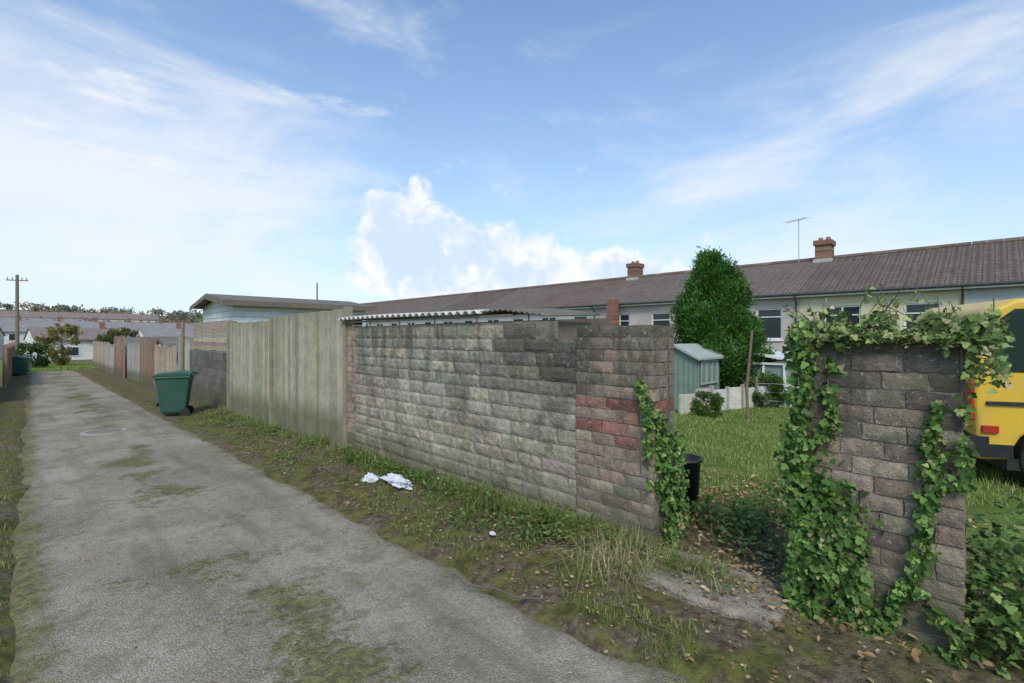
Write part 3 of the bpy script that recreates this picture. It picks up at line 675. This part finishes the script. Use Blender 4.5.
# ------------------------------------------------------------ distant houses
def dhouse(u,v,L,D,h,rise,rot,wm,tm,nm='distant_house'):
    z=float(gz(u,v))-.4; e=empty(nm,(u,v,z)); M=Matrix.Translation((u,v,z))@Matrix.Rotation(rot,4,'Z')
    mb=MB(); mb.prism([(-D/2,-.5),(D/2,-.5),(D/2,h),(0,h+rise),(-D/2,h)],0,-L/2,L/2,M=M); mb.build('walls',[wm],parent=e)
    mb=MB(); mb.prism([(-D/2-.3,h-.12),(0,h+rise+.02),(D/2+.3,h-.12),(D/2+.3,h+.02),(0,h+rise+.18),(-D/2-.3,h+.02)],0,-L/2-.1,L/2+.1,M=M); mb.build('roof',[tm],parent=e)
    mf=MB(); mg2=MB(); mc=MB()
    n=max(1,int(L/5))
    for i in range(n):
        cx=-L/2+(i+.5)*L/n
        for zz in(.9,3.1):
            if zz+1.1>h: continue
            for dx in(-1.2,1.2):
                for sg in(-1,1):
                    y=sg*(D/2+.02); mf.box(cx+dx-.6,cx+dx+.6,min(y,y+sg*.04),max(y,y+sg*.04),zz,zz+1.15,M=M); y2=y+sg*.045
                    mg2.box(cx+dx-.5,cx+dx+.5,min(y2,y2+sg*.01),max(y2,y2+sg*.01),zz+.08,zz+1.07,M=M)
        if L>8: mc.box(cx+2.0,cx+2.5,-.3,.3,h+rise-.3,h+rise+.9,(.26,.14,.1),M=M)
    if mf.v: mf.build('window_frames',[M_upvc],parent=e); mg2.build('window_glass',[M_glass],parent=e)
    if mc.v: mc.build('chimneys',[M_chb],parent=e)
M_dr=m_basic('distant_roof',(.22,.165,.14),.9,.3,1.5,0); M_dr2=m_basic('distant_roof_grey',(.24,.22,.21),.9,.3,1.5,0)
M_dw=m_render('distant_white',(.74,.72,.68)); M_dw2=m_render('distant_cream',(.6,.54,.46)); M_dw3=m_render('distant_brick',(.38,.26,.2))
for (u,v,L,D,h,r,a,wm,tm) in [(4.5,82,9,7,2.9,1.3,.12,M_dw,M_dr),(16,86,10,7,3.,1.4,.1,M_dw,M_dr2),(-9,95,12,8,3.6,1.5,-.15,M_dw2,M_dr),(9,118,30,9,4.6,1.8,.1,M_dw,M_dr2),(-18,135,34,9,4.8,2.,-.1,M_dw,M_dr),
    (36,125,30,9,4.6,2.,.25,M_dw,M_dr),(45,165,44,9,4.8,2.2,.3,M_dw2,M_dr2),(5,175,40,9,5.,2.2,0,M_dw,M_dr),(-12,215,50,9,5,2.3,.1,M_dw2,M_dr2),(40,230,60,9,5,2.3,.2,M_dw,M_dr),(10,262,60,9,5,2.3,-.05,M_dw2,M_dr)]:
    dhouse(u,v,L,D,h,r,a,wm,tm)
for (u,v,s) in [(5.6,26,2.2),(5.2,34,2.3),(6.,43,2.4),(8.5,58,2.6)]:
    dhouse(u,v,3,3.6,s*.8,.5,.0,random.choice([M_rend,M_dw2]),M_felt,'garden_outbuilding')
# ------------------------------------------------------------ vegetation
M_ivy=m_leaf('ivy_leaf',.22,.55,.3); M_grass=m_leaf('grass_blade',.35,.7,.2); M_con=m_leaf('conifer_foliage',.25,.75,.12); M_bush=m_leaf('bush_leaf',.3,.6,.2); M_dead=m_leaf('dead_leaf',.15,.9,.1)
M_bark=m_basic('bark',(.13,.10,.07),.9,.3,12,.6,.01)
def grass(name,u,v,zf,L,wd,C,lean=.5,mat=None):
    n=len(u); z=zf(u,v); th=rng.uniform(0,2*math.pi,n); d=np.stack([np.cos(th),np.sin(th),0*th],1); s=np.stack([-np.sin(th),np.cos(th),0*th],1)
    ln=(rng.random(n)**1.3*lean)[:,None]*L[:,None]; P0=np.stack([u,v,z-.01],1); up=np.array([[0,0,1.]])
    w_=wd[:,None]; m_=P0+up*L[:,None]*.55+d*ln*.3; tip=P0+up*(L[:,None]*(1-.35*ln/L[:,None]))+d*ln
    V=np.stack([P0-s*w_,P0+s*w_,m_+s*w_*.8,m_-s*w_*.8,tip],1).reshape(-1,3); o=(np.arange(n)*5)[:,None]
    Fc=np.concatenate([o+np.array([[0,1,2]]),o+np.array([[0,2,3]]),o+np.array([[3,2,4]])]); 
    return npmesh(name,V,Fc,np.repeat(C,5,0),mat or M_grass)
GC=[(.19,.25,.06),(.25,.32,.085),(.13,.18,.04),(.36,.35,.15),(.43,.35,.20)]
def clumped(n,nc,u0,u1,v0,v1,sig,w=None):
    cu=rng.uniform(u0,u1,nc); cv=v0+(v1-v0)*rng.random(nc)**1.5; i=rng.integers(0,nc,n)
    return cu[i]+rng.normal(0,sig,n),cv[i]+rng.normal(0,sig,n),i
u,v,i=clumped(24000,1000,2.3,3.25,1.2,16,.05); ks=(u<3.3)&(u>edgeR(v)-.08)&(vfn(u,v,2.2,21)>-.05); u=u[ks];v=v[ks]
L=rng.uniform(.02,.075,len(u))*(1+1.2*sst(u,2.85,3.2)); grass('verge_grass',u,v,gh,L,rng.uniform(.0014,.003,len(u)),rcol(len(u),GC,[.35,.28,.14,.15,.08],.2),lean=1.2)
u=[];v=[];L=[]
for k in range(220):
    vv=rng.uniform(1.5,13) if k>110 else rng.uniform(1.2,4.2); uu=3.26-abs(rng.normal(0,.11)); n=rng.integers(15,60); u+=list(rng.normal(uu,.045,n)); v+=list(rng.normal(vv,.05,n)); L+=list(rng.uniform(.4,1,n)*rng.uniform(.10,.30))
u=np.array(u);v=np.array(v);L=np.array(L);ks=(u<3.29)|(v<1.75);u=u[ks];v=v[ks];L=L[ks]
grass('tall_grass_tufts',u,v,gh,L,rng.uniform(.0015,.0032,len(u)),rcol(len(u),GC,[.30,.26,.14,.20,.10],.2),lean=1.7)
n=420; u=rng.normal(2.98,.12,n); v=rng.normal(1.95,.16,n); grass('dry_grass_tuft',u,v,gh,rng.uniform(.1,.28,n),rng.uniform(.0015,.003,n),rcol(n,[(.50,.43,.23),(.28,.33,.10),(.55,.47,.29)],None,.15),lean=2.6)
u,v,i=clumped(18000,1000,-1.2,-.10,.6,20,.05); ks=u<edgeL(v)+.06;u=u[ks];v=v[ks]; grass('verge_grass',u,v,gh,rng.uniform(.02,.06,len(u)),rng.uniform(.0014,.003,len(u)),rcol(len(u),GC,[.33,.32,.10,.17,.08],.2),lean=1.2)
n=70000; r=rng.random(n)**1.3; u=4.6+r*13; v=rng.uniform(-.35,.62,n)*u*1.0+rng.normal(0,.3,n)
ks=(u+1.6*vfn(u,v,1.2,8)>5.5)&(vfn(u,v,.9,33)>-.32); u=u[ks];v=v[ks]
sc=.6+u/12; grass('lawn_grass',u,v,gh,rng.uniform(.03,.07,len(u))*np.clip(sc,.8,1.3)*(1+.8*np.clip(vfn(u,v,.7,40),0,1)),rng.uniform(.002,.0045,len(u))*sc*1.2,rcol(len(u),[(.27,.36,.085),(.33,.41,.12),(.19,.26,.06),(.44,.43,.20)],[.4,.27,.18,.15],.15),lean=1.2)
n=6000; u=rng.uniform(3.6,5.8,n); v=rng.uniform(-1.5,3.,n); ks=vfn(u,v,2.0,4)>.02; u=u[ks];v=v[ks]
grass('path_weeds',u,v,gh,rng.uniform(.04,.14,len(u)),rng.uniform(.0015,.0035,len(u)),rcol(len(u),GC,None,.2),lean=1.3)
n=6000; u=rng.uniform(-3,4,n); v=rng.uniform(44.5,60,n); grass('far_grass',u,v,gz,rng.uniform(.1,.25,n),rng.uniform(.01,.02,n),rcol(n,[(.25,.36,.07),(.30,.40,.10)],None,.15))
def dead(name,u,v,zf,s=(.03,.07)):
    n=len(u); z=zf(u,v)+rng.uniform(.004,.03,n); Y=np.stack([rng.normal(size=n),rng.normal(size=n),rng.normal(0,.25,n)],1); N=np.stack([rng.normal(0,.3,n),rng.normal(0,.3,n),np.ones(n)],1)
    return lmesh(name,OVAL,np.stack([u,v,z],1),Y,N,rng.uniform(*s,n),rcol(n,[(.28,.17,.075),(.40,.28,.14),(.20,.125,.07),(.46,.36,.21)],None,.2),M_dead)
n=1500; u=rng.uniform(2.2,3.3,n); v=rng.uniform(.2,9,n); dead('fallen_leaves',u,v,gh,(.015,.04))
n=1600; u=rng.uniform(2.9,5.9,n); v=rng.normal(1.5,.7,n); dead('fallen_leaves',u,v,lambda a,b:gh(a,b)+.03,(.03,.065))
n=230; u=rng.uniform(2.95,3.5,n); v=rng.uniform(.9,1.8,n); dead('fallen_leaves',u,v,lambda a,b:0*a+.075,(.02,.045))
n=220; u=rng.uniform(0,2.3,n); v=rng.uniform(1,12,n); dead('lane_leaf_litter',u,v,lambda a,b:gz(a,b)+.022,(.012,.03))
def weeds(name,cl,mat,tpl=OVAL,cols=((.12,.21,.05),(.18,.27,.07),(.085,.14,.035)),s=(.025,.06)):
    Ps=[];Ys=[];Ns=[]
    for (cu,cv,r,h,n) in cl:
        a=rng.uniform(0,6.28,n); rr=r*np.sqrt(rng.random(n)); z=h*rng.random(n)*(1-.5*rr/r); P=np.stack([cu+rr*np.cos(a),cv+rr*np.sin(a),gh(cu+rr*np.cos(a),cv+rr*np.sin(a))+z],1)
        Ps.append(P); Ys.append(np.stack([np.cos(a),np.sin(a),rng.normal(.1,.4,n)],1)+rng.normal(0,.4,(n,3))); Ns.append(np.stack([rng.normal(0,.5,n),rng.normal(0,.5,n),np.ones(n)],1))
    P=np.concatenate(Ps); return lmesh(name,tpl,P,np.concatenate(Ys),np.concatenate(Ns),rng.uniform(*s,len(P)),rcol(len(P),cols,None,.2),mat)
cl=[(3.20-abs(rng.normal(0,.10)),rng.uniform(1.9,6.5),rng.uniform(.06,.16),rng.uniform(.05,.24),rng.integers(20,70)) for _ in range(75)]
cl+=[(2.95,2.75,.26,.20,260),(3.05,2.3,.2,.25,220),(2.85,3.3,.25,.12,200),(3.1,3.5,.2,.2,150),(3.05,4.1,.2,.2,150)]
cl+=[(2.9+rng.uniform(-.4,.25),rng.uniform(6,13),.15,.1,50) for _ in range(25)]
weeds('verge_weeds',cl,M_bush,s=(.02,.05))
cl=[(4.1+rng.uniform(-.3,.9),rng.uniform(1.3,2.7),rng.uniform(.1,.25),rng.uniform(.1,.4),120) for _ in range(14)]
cl+=[(4.0,-.2,.4,.8,500),(4.2,.5,.35,.5,400),(3.9,1.0,.2,.2,120)]
weeds('garden_weeds',cl,M_bush,s=(.03,.07))
cl=[(-.5+rng.uniform(-.4,.2),rng.uniform(2.,9),.12,.12,60) for _ in range(18)]; weeds('verge_weeds',cl,M_bush)
cl=[(3.3+rng.uniform(-.1,.5),rng.uniform(-.75,.06),rng.uniform(.12,.22),rng.uniform(.3,.95),200) for _ in range(16)]
weeds('bramble_bush',cl,M_ivy,IVY,((.085,.16,.035),(.15,.25,.055),(.22,.29,.08),(.065,.105,.03)),(.025,.055))
IC=[(.07,.145,.03),(.11,.215,.042),(.17,.28,.065),(.05,.09,.022),(.30,.31,.12)]
def ivy_paths(paths,surf,dens=1.0):
    P=[];mbs=MB()
    for pts,rad,cnt,thk in paths:
        pts=np.array(pts,float); seg=np.linalg.norm(np.diff(pts,axis=0),axis=1); cum=np.r_[0,np.cumsum(seg)]
        t=rng.random(int(cnt*dens)*2)*cum[-1]; keep=np.array([mn.noise(Vector((a*6,cnt*.37,rad*90)))>-.25+.25*random.random() for a in t]); t=t[keep]
        s=np.interp(t,cum,pts[:,0]); z=np.interp(t,cum,pts[:,1])
        clump=np.array([.35+1.3*abs(mn.noise(Vector((a*5,b*5,rad*50)))) for a,b in zip(s,z)])
        s=s+rng.normal(0,1,len(t))*rad*clump; z=z+rng.normal(0,1,len(t))*rad*clump
        d=.008+rng.random(len(t))**1.4*thk
        P+= [surf(a,b,c) for a,b,c in zip(s,z,d)]
        st=[surf(a+.01*math.sin(k*1.7),b,.008) for k,(a,b) in enumerate(pts)]
        mbs.tube(st,.005,5,(.12,.09,.06))
    return np.array(P),mbs
def ivy_obj(name,P,nrm,mbs,size=(.02,.05)):
    n=len(P); e=empty(name,tuple(P.mean(0)))
    Y=np.stack([rng.normal(0,.5,n),rng.normal(0,.6,n),rng.normal(-.75,.45,n)],1); N=np.array(nrm)[None]+rng.normal(0,.5,(n,3))
    lmesh('leaves',IVY,P-np.array(e.location)[None],Y,N,rng.uniform(*size,n),rcol(n,IC,[.3,.28,.2,.12,.1],.25),M_ivy,parent=e)
    mbs.build('stems',[M_bark],parent=e)
def surfR(s,z,d):
    if s<.107: return (WU+min(.24,(.107-s)*1.2)+random.uniform(-.02,.02),.107-d*.9+ .02,z)
    return (WU-d,s,z)
paths=[([(.85,-.0),(.83,.5),(.85,1.0),(.81,1.35),(.84,1.68)],.045,1000,.10),
 ([(.76,.95),(.66,1.2),(.70,1.4),(.62,1.62)],.022,150,.05),
 ([(.78,.0),(.72,.25),(.70,.5),(.76,.78)],.085,1300,.10),
 ([(.60,.0),(.55,.2),(.58,.42),(.64,.62)],.06,620,.09),
 ([(.62,.05),(.45,.14),(.34,.30),(.27,.5),(.26,.72),(.22,.95),(.24,1.15),(.20,1.32)],.026,420,.05),
 ([(.5,.0),(.44,.10),(.38,.18)],.06,300,.08),
 ([(.12,.1),(.2,.22),(.30,.34)],.03,100,.06),
 ([(.11,.9),(.09,1.2),(.10,1.6)],.025,120,.05),
 ([(.85,.02),(.6,.0),(.3,-.03),(.1,.02)],.06,700,.13)]
P1,mbs=ivy_paths(paths,surfR); ivy_obj('ivy',P1,(-1,-.1,.25),mbs)
n=1700; s=rng.uniform(-.02,.90,n); bump_=.08+.05*np.sin(s*9+.5)*.6+.12*np.exp(-((s-.50)/.10)**2)+.03*np.sin(s*31)+.05*np.exp(-((s-.2)/.1)**2)
P=np.stack([WU+.13+rng.normal(0,.10,n),s,1.63+rng.random(n)**.9*bump_-.04*rng.random(n)],1)
n2=300; s2=rng.uniform(.0,.88,n2); P2=np.stack([WU-.02-rng.random(n2)*.04,s2,1.66-rng.random(n2)**2*(.04+.12*(s2>.74)+.05*(s2<.2))],1)
n3=300; s3=rng.random(n3); P3=np.stack([WU+.05+rng.normal(0,.09,n3),.10-.15*rng.random(n3),1.72-s3**1.4*.32+rng.normal(0,.03,n3)],1)
P=np.concatenate([P,P2,P3]); e=empty('ivy',(WU,.5,1.65))
mbs=MB(); ex=[]
for k in range(38):
    s=rng.uniform(-.02,.88); h=rng.uniform(.12,.34); a=rng.normal(0,.6); p0=np.array([WU+.1,s,1.62]); p2=np.array([WU+.1+a*.1,s+a*.16,1.62+h]); mbs.tube([tuple(p0),(WU+.1+a*.03,s+a*.05,1.62+h*.6),tuple(p2)],.0025,4)
    for q in range(7): ex.append(p0+(p2-p0)*rng.uniform(.4,1)+rng.normal(0,.012,3))
P=np.concatenate([P,np.array(ex)]); n=len(P)
Y=rdir(n)+np.array([[-.3,0,-.3]]); N=rdir(n)*.7+np.array([[-.5,0,.8]])
lmesh('leaves',IVY,P-np.array(e.location)[None],Y,N,rng.uniform(.018,.045,n),rcol(n,[(.12,.20,.05),(.22,.31,.09),(.33,.36,.14),(.08,.13,.035),(.44,.38,.20)],[.25,.3,.2,.13,.12],.25),M_ivy,parent=e); mbs.build('stems',[M_bark],parent=e)
def surfL(s,z,d):
    if s<W0: return (WU+min(.32,(W0-s)*1.3),W0-d,z)
    return (WU-.03-d,s,z)
P1,mbs=ivy_paths([([(1.94,1.40),(1.87,1.22),(1.81,1.05),(1.78,.8),(1.74,.5),(1.71,.25),(1.68,.0)],.034,780,.07),([(1.80,.9),(1.86,.7),(1.80,.5)],.018,90,.04),([(1.62,.05),(1.60,.5),(1.68,.9)],.06,420,.10)],surfL)
ivy_obj('ivy',P1,(-.8,-.7,.3),mbs,(.022,.048))
def clump_tree(name,cx,cy,z0,h,rad,prof,ncl,npl,ls,cols,tpl,mat,upw=.9,trunk=.1,seed=0,csz=.28,lump=.18,top_lean=(0,0),tmin=0.,dark=1.,rin=.35):
    e=empty(name,(cx,cy,z0)); Ps=[];Ys=[];Cs=[]
    mb=MB(); mb.tube([(cx,cy,z0-.2),(cx+.03,cy,z0+h*.3),(cx-.02+top_lean[0]*.5,cy+top_lean[1]*.5,z0+h*.6),(cx+top_lean[0],cy+top_lean[1],z0+h*.92)],[trunk,trunk*.75,trunk*.45,trunk*.1],8)
    for k in range(ncl):
        t=tmin+(1-tmin)*rng.random()**.95; a=rng.uniform(0,2*math.pi); pr=np.interp(t,[q[0] for q in prof],[q[1] for q in prof])*rad
        lm=1+lump*2*mn.noise(Vector((math.cos(a)*1.6+seed,math.sin(a)*1.6,t*4)))
        rr=pr*lm*(rng.uniform(rin,1)**.5); c=np.array([cx+rr*math.cos(a)+top_lean[0]*t,cy+rr*math.sin(a)+top_lean[1]*t,z0+t*h])
        out=np.array([math.cos(a),math.sin(a),0])*(.8)+np.array([0,0,upw]); out/=np.linalg.norm(out)
        if k%4==0: mb.tube([(cx+top_lean[0]*t,cy+top_lean[1]*t,z0+max(.1,t*h-.25)),tuple((c+np.array([cx,cy,z0+t*h-.2]))/2),tuple(c)],[trunk*.3,trunk*.2,.006],5)
        n=npl; L=csz*rng.uniform(.7,1.3); q=rng.random(n)[:,None]*L; w_=(np.sin(np.clip(q/L,0,1)*2.6+.4))*L*.30
        off=rng.normal(0,1,(n,3))*w_*.8; Pp=c[None]+out[None]*(q-L*.4)+off
        br=rng.uniform(.6,1.3)*dark
        Ps.append(Pp); Ys.append(out[None]+norm(off+1e-4)*.8+rng.normal(0,.35,(n,3))); Cs.append(rcol(n,cols,None,.15)*br)
    P=np.concatenate(Ps); n=len(P)
    lmesh('foliage',tpl,P-np.array(e.location)[None],np.concatenate(Ys),rdir(n),rng.uniform(*ls,n),np.concatenate(Cs),mat,parent=e)
    mb.build('trunk_and_branches',[M_bark],parent=e); return e
clump_tree('conifer_tree',13.0,5.25,-.1,3.7,.98,[(0,.72),(.10,.90),(.25,1.05),(.40,1.08),(.55,.92),(.70,.68),(.84,.40),(.94,.18),(1,.03)],270,300,(.055,.12),[(.045,.125,.024),(.08,.19,.035),(.125,.26,.05)],SLIM,M_con,1.9,.09,1,.52,.40,(-.12,.15),.03,1.,.5)
bushp=[(0,.7),(.3,1),(.7,.9),(1,.3)]
clump_tree('garden_shrub',12.6,3.9,-.1,.8,.4,bushp,40,90,(.05,.09),[(.10,.18,.04),(.15,.23,.06)],OVAL,M_bush,.4,.03,2,.2)
clump_tree('garden_shrub',10.25,4.35,-.1,.5,.28,bushp,30,70,(.04,.07),[(.10,.18,.04),(.17,.23,.06)],OVAL,M_bush,.4,.02,9,.16)
clump_tree('garden_hedge',16.5,8.5,-.3,1.4,1.2,bushp,90,70,(.07,.12),[(.08,.14,.035),(.13,.20,.05)],OVAL,M_bush,.4,.05,3,.35)
clump_tree('garden_shrub',18,0,-1,1.9,1.0,bushp,70,70,(.07,.12),[(.08,.14,.035),(.14,.20,.05)],OVAL,M_bush,.4,.05,4,.35)
treep=[(0,.1),(.25,.5),(.45,1),(.7,.95),(.9,.6),(1,.2)]
clump_tree('autumn_tree',1.9,54,-.8,3.5,1.15,treep,80,60,(.10,.2),[(.32,.28,.08),(.38,.30,.10),(.20,.24,.07)],OVAL,M_bush,.5,.1,5,.4)
clump_tree('garden_bush',.1,50,-.8,1.9,.9,bushp,60,60,(.10,.16),[(.05,.10,.025),(.09,.15,.04)],OVAL,M_bush,.4,.08,6,.4)
clump_tree('garden_bush',4.6,49,-.8,2.2,.8,bushp,50,60,(.12,.2),[(.09,.14,.04),(.12,.17,.05)],OVAL,M_bush,.4,.08,6,.4)
clump_tree('garden_tree',8,76,-1.2,3.6,1.8,treep,80,60,(.2,.35),[(.24,.20,.08),(.16,.16,.07)],OVAL,M_bush,.5,.12,7,.7)
Ps=[];Cs=[]
for k in range(600):
    az=rng.uniform(-.45,1.0); r=rng.uniform(200,460); cu=r*math.sin(az); cv=r*math.cos(az); zz=float(gz(cu,cv)); h=rng.uniform(3,6.5); n=80
    d=rdir(n)*(rng.random((n,1))**.4); P=np.array([cu,cv,zz+h*.45])[None]+d*np.array([h*.75,h*.75,h*.45])[None]; Ps.append(P)
    c=np.array(random.choice([(.18,.18,.12),(.25,.21,.14),(.32,.23,.14),(.27,.24,.16),(.18,.19,.13),(.34,.27,.17)])); Cs.append(np.repeat(c[None],n,0)*rng.uniform(.8,1.2,(n,1)))  # browns lightened to paint in distance haze, no atmosphere in the scene
P=np.concatenate(Ps); n=len(P); lmesh('distant_trees',OVAL,P,rdir(n),rdir(n),rng.uniform(1.,2.2,n),np.concatenate(Cs),M_bush)
# ------------------------------------------------------------ litter and stick
M_bag=m_basic('white_plastic_bag',(.66,.67,.70),.4,.15,20,.4,.01)
def litter(name,loc,sc,seed):
    bm=bmesh.new(); bmesh.ops.create_icosphere(bm,subdivisions=5,radius=1)
    for v in bm.verts:
        n=mn.noise(v.co*1.6+Vector((seed,0,0)))*.5+abs(mn.noise(v.co*4+Vector((0,seed,0))))*.45+abs(mn.noise(v.co*10))*.14
        v.co=v.co*(.75+n); v.co.x*=sc[0]; v.co.y*=sc[1]; v.co.z=max(v.co.z*sc[2],-sc[2]*.4)
    me=bpy.data.meshes.new(name); bm.to_mesh(me); bm.free(); me.materials.append(M_bag)
    ob=bpy.data.objects.new(name,me); scene.collection.objects.link(ob); ob.location=loc; return ob
litter('plastic_bag',(2.93,4.75,rz(2.9,4.8)+.07),(.10,.25,.06),3); litter('plastic_bag',(2.82,5.15,rz(2.8,5.1)+.05),(.08,.11,.05),8)
litter('crumpled_wrapper',(2.72,2.95,rz(2.8,2.9)+.04),(.02,.03,.015),5)
mb=MB(); mb.tube([(2.03,2.55,.04),(2.0,2.42,.045),(2.1,2.25,.05),(2.12,2.1,.045),(2.22,1.95,.05)],[.003,.006,.008,.008,.005],6,(.3,.2,.15)); mb.tube([(2.1,2.25,.05),(2.03,2.15,.05)],[.004,.002],5)
mb.tube([(2.5,1.6,.05),(2.42,1.4,.06),(2.45,1.2,.05)],[.003,.005,.003],6)
mb.build('fallen_twig',[M_bark],(2.05,2.3,.03))
mb=MB()
for k in range(170):
    u=rng.uniform(2.0,3.4); v=rng.uniform(.4,8); s=rng.uniform(.006,.026); z=float(gh(u,v))
    bm=bmesh.new(); bmesh.ops.create_icosphere(bm,subdivisions=1,radius=s)
    vv=[(u+a.co.x*random.uniform(.7,1.2),v+a.co.y*random.uniform(.7,1.3),z+a.co.z*.6*random.uniform(.7,1.2)) for a in bm.verts]; ff=[tuple(x.index for x in f.verts) for f in bm.faces]; bm.free()
    mb.add(vv,ff,cj((.38,.34,.27),.25))
mb.build('loose_stones',[M_block],(2.7,3,0))
# ------------------------------------------------------------ world
SE=math.radians(46); saz=math.radians(226)
w=bpy.data.worlds.new('World'); scene.world=w; w.use_nodes=True; nt=NT(w.node_tree)
bg=w.node_tree.nodes['Background']
sky=nt.n('ShaderNodeTexSky',sky_type='NISHITA'); sky.sun_disc=False; sky.sun_elevation=SE; sky.sun_rotation=saz; sky.air_density=1.0; sky.dust_density=.6; sky.ozone_density=2.
tc=nt.n('ShaderNodeTexCoord').outputs['Generated']; nn=nt.n('ShaderNodeVectorMath',operation='NORMALIZE'); nt.put(nn.inputs[0],tc); D=nn.outputs[0]
dx,dy,dz=sep(nt,D)
az=nt.m('ARCTAN2',dx,dy); el=nt.m('ARCSINE',dz)
def blob(px,py,wx,wy,wt):
    a0,e0=ang(px,py); sa=abs(ang(px+wx,py)[0]-ang(px-wx,py)[0])/2; se=abs(ang(px,py-wy)[1]-ang(px,py+wy)[1])/2
    A=nt.m('MULTIPLY_ADD',az,1/sa,-a0/sa); E=nt.m('MULTIPLY_ADD',el,1/se,-e0/se)
    r=nt.m('MULTIPLY_ADD',A,A,nt.m('MULTIPLY',E,E)); return nt.m('MULTIPLY',nt.m('POWER',.3679,r),wt)
def S(l):
    r=l[0]
    for q in l[1:]: r=nt.m('ADD',r,q)
    return r
STR=.15; K=1/STR
base=nt.mix(1.0,sky.outputs[0],(.80,1.18,1.42),'MULTIPLY')
haze=nt.m('MULTIPLY',nt.m('EXPONENT',nt.m('MULTIPLY',nt.m('MAXIMUM',el,0.),-3.2)),.97)
c=nt.mix(haze,base,(.80*K,.90*K,1.0*K))
n1=nt.noise(nt.vmul(D,(1.,1.,3.2)),2.2,5,.6,.5)
wl=S([blob(100,200,250,150,.32),blob(760,210,330,90,.12),blob(600,110,300,40,.06)])
wm_=nt.ss(nt.m('ADD',n1,wl),.47,.86); c=nt.mix(nt.m('MULTIPLY',wm_,.8),c,(.92*K,.95*K,1.0*K))
n2=nt.noise(nt.vmul(D,(1.,1.,3.5)),7,5,.65,.3); wl2=S([blob(345,107,75,12,.36),blob(100,85,110,24,.28),blob(200,160,140,30,.17),blob(560,190,200,26,.14)])
c=nt.mix(nt.m('MULTIPLY',nt.ss(nt.m('ADD',nt.m('MULTIPLY',n2,.9),wl2),.56,.85),.75),c,(.97*K,.98*K,1.0*K))
n3=nt.noise(D,9,5,.64,.25)
cb=S([blob(408,230,58,52,.74),blob(385,272,46,36,.48),blob(490,256,100,38,.66),blob(620,272,130,26,.62)])
cd=nt.m('ADD',cb,nt.m('MULTIPLY',nt.m('SUBTRACT',n3,.5),1.5)); cm=nt.ss(cd,.36,.54)
n3b=nt.noise(D,20,4,.6)
sh=nt.ss(nt.m('ADD',nt.m('MULTIPLY',n3b,.85),nt.m('MULTIPLY',nt.m('SUBTRACT',cd,.5),.35)),.34,.62)
cc=nt.mix(sh,(1.03*K,1.03*K,1.03*K),(.68*K,.81*K,.98*K))
c=nt.mix(nt.m('MULTIPLY',cm,.9),c,cc)
nt.put(bg.inputs['Color'],c); bg.inputs['Strength'].default_value=STR
w.cycles.sampling_method='MANUAL'; w.cycles.sample_map_resolution=512
sd=bpy.data.lights.new('sun','SUN'); sd.energy=2.6; sd.angle=math.radians(20); sd.color=(1,.93,.82); so=bpy.data.objects.new('sun',sd); scene.collection.objects.link(so)
dv=Vector((math.sin(saz)*math.cos(SE),math.cos(saz)*math.cos(SE),math.sin(SE))); so.rotation_euler=dv.to_track_quat('Z','Y').to_euler(); so.location=(0,0,30)
# ------------------------------------------------------------ camera
cd_=bpy.data.cameras.new('camera'); co=bpy.data.objects.new('camera',cd_); scene.collection.objects.link(co); scene.camera=co
cd_.sensor_width=36; cd_.lens=F/1024*36; cd_.shift_y=-(341.5-HY)/1024; cd_.clip_start=.05; cd_.clip_end=6000
co.location=(0,0,CH); co.rotation_euler=(math.pi/2,0,-math.pi/4)
scene.view_settings.view_transform='Standard'; scene.view_settings.look='None'; scene.view_settings.exposure=0
